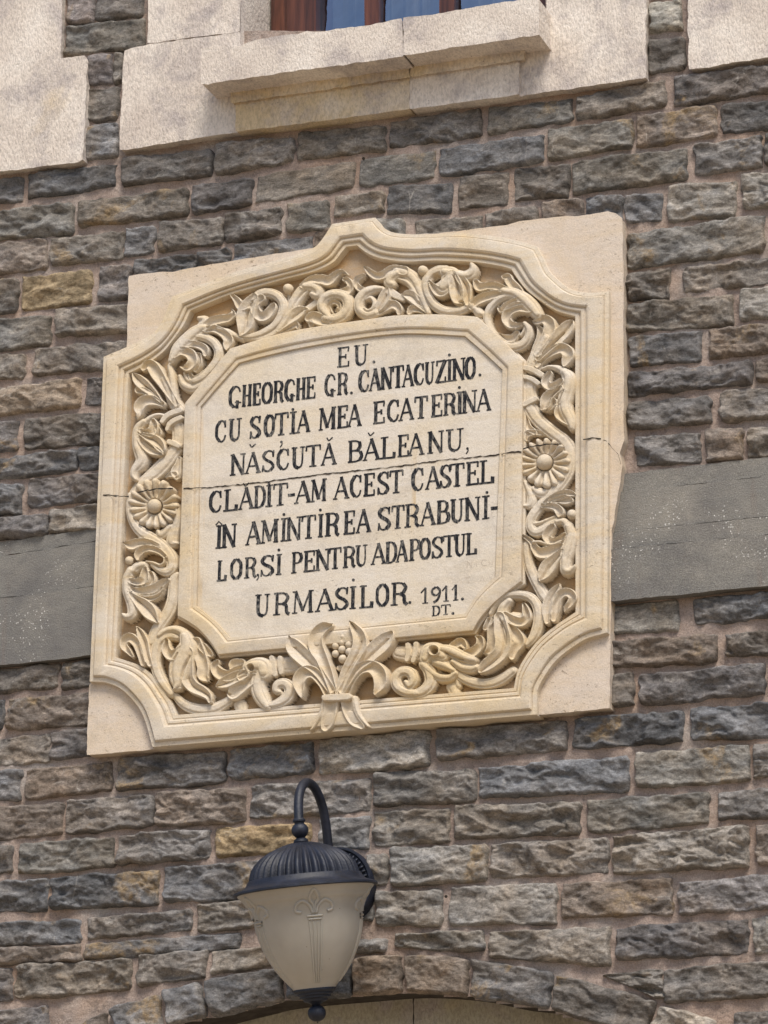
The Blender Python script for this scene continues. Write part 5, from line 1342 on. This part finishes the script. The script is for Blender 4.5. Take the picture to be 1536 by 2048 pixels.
# angle facing the camera, measured on the bowl
cdir = -CAM_R[2] ; a_cam = math.atan2(cdir.dot(E2), cdir.dot(E1))
sg = 1.0 if (E2.dot(CAM_R[0]) * math.cos(a_cam) - E1.dot(CAM_R[0]) * math.sin(a_cam)) > 0 else -1.0
fl = [([(0, 196), (-2, 180), (-8, 168), (0, 152), (8, 168), (2, 180), (0, 196)], 4.0, 3.2),
      ([(-3, 196), (-8, 182), (-20, 172), (-32, 178), (-34, 190), (-24, 194)], 4.0, 3.0), ([(3, 196), (8, 182), (20, 172), (32, 178), (34, 190), (24, 194)], 4.0, 3.0),
      ([(-14, 202), (14, 202)], 3, 3.0), ([(-12, 208), (12, 208)], 2.5, 2.6)]
for x in (-11, -4, 4, 11): fl.append(([(x, 212), (x * 0.8, 260), (x * 0.6, 300), (x * 0.4, 330)], 1.8, 2.2))
for dx in (0.16, 0.16 + 2 * math.pi / 5, 0.16 - 2 * math.pi / 5, 0.16 + 4 * math.pi / 5, 0.16 - 4 * math.pi / 5):
    emboss('glass_relief', a_cam + sg * dx, [([(u * sg, s) for u, s in pts], w, hh) for pts, w, hh in fl])
# arm
def tube(name, P, r, mat, parent, nu=16, taper=None):
    P = np.array(P); q = np.column_stack([smooth_line(P[:, [0, 1]], 8), smooth_line(P[:, [2, 1]], 8)[:, 0]])
    n = len(q); V = []
    T = np.gradient(q, axis=0); T /= np.linalg.norm(T, axis=1)[:, None]
    up = np.array([1.0, 0, 0])
    for i in range(n):
        a = np.cross(T[i], up); a /= np.linalg.norm(a); b = np.cross(T[i], a)
        for k in range(nu):
            t = 2 * math.pi * k / nu; V.append(q[i] + (a * math.cos(t) + b * math.sin(t)) * r)
    Fc = [(i * nu + k, i * nu + (k + 1) % nu, (i + 1) * nu + (k + 1) % nu, (i + 1) * nu + k) for i in range(n - 1) for k in range(nu)]
    o = make(name, np.array(V), np.array(Fc), mat, parent, True)
    return o
ARM = [(684, 1775, 0.03), (680, 1765, 0.06), (670, 1740, 0.088), (658, 1700, 0.105), (652, 1650, 0.122), (644, 1610, 0.142), (630, 1577, 0.175), (614, 1565, 0.21), (602, 1577, 0.245), (597, 1605, 0.265), (598, 1645, 0.275)]
tube('arm', [unp(*p) for p in ARM], 8.8 * PXM, M_IRON, LAN)
# back plate: ribbed oval rose on the wall
def backplate():
    c = unp(684, 1780, 0.0); nu = 120; V = []
    prof = [(74, 0.0), (75, 0.030), (73, 0.036), (70, 0.036), (67, 0.031), (55, 0.031), (52, 0.037), (45, 0.042), (30, 0.050), (15, 0.060), (4, 0.064)]
    for r, h in prof:
        for i in range(nu):
            a = 2 * math.pi * i / nu
            hh = h
            if 54 < r < 68: hh = h - 0.004 * 0 
            V.append((c[0] + r * 0.00116 * 0.97 * math.cos(a), -h, c[2] + r * 0.00116 * 1.05 * math.sin(a)))
    n = len(prof)
    Fc = [(j * nu + i, (j + 1) * nu + i, (j + 1) * nu + (i + 1) % nu, j * nu + (i + 1) % nu) for j in range(n - 1) for i in range(nu)]
    o = make('back_plate', np.array(V), [tuple(f) for f in Fc], M_IRON, LAN, True, sharp=30)
    for k in range(44):
        a = 2 * math.pi * k / 44; p = []
        b0 = (c[0] + 61 * 0.00116 * 0.97 * math.cos(a), -0.033, c[2] + 61 * 0.00116 * 1.05 * math.sin(a))
        m = (6, 4); Vb = []
        for j in range(5):
            for i in range(8):
                t = 2 * math.pi * i / 8; e = math.pi * j / 4
                lx = 0.0075 * math.cos(e); ly = 0.0032 * math.sin(e) * math.cos(t); lh = 0.0045 * math.sin(e) * math.sin(t)
                Vb.append((b0[0] + lx * math.cos(a) - ly * math.sin(a), b0[1] - lh, b0[2] + lx * math.sin(a) + ly * math.cos(a)))
        Fb = [(j * 8 + i, j * 8 + (i + 1) % 8, (j + 1) * 8 + (i + 1) % 8, (j + 1) * 8 + i) for j in range(4) for i in range(8)]
        make('bead', Vb, Fb, M_IRON, o, True)
backplate()
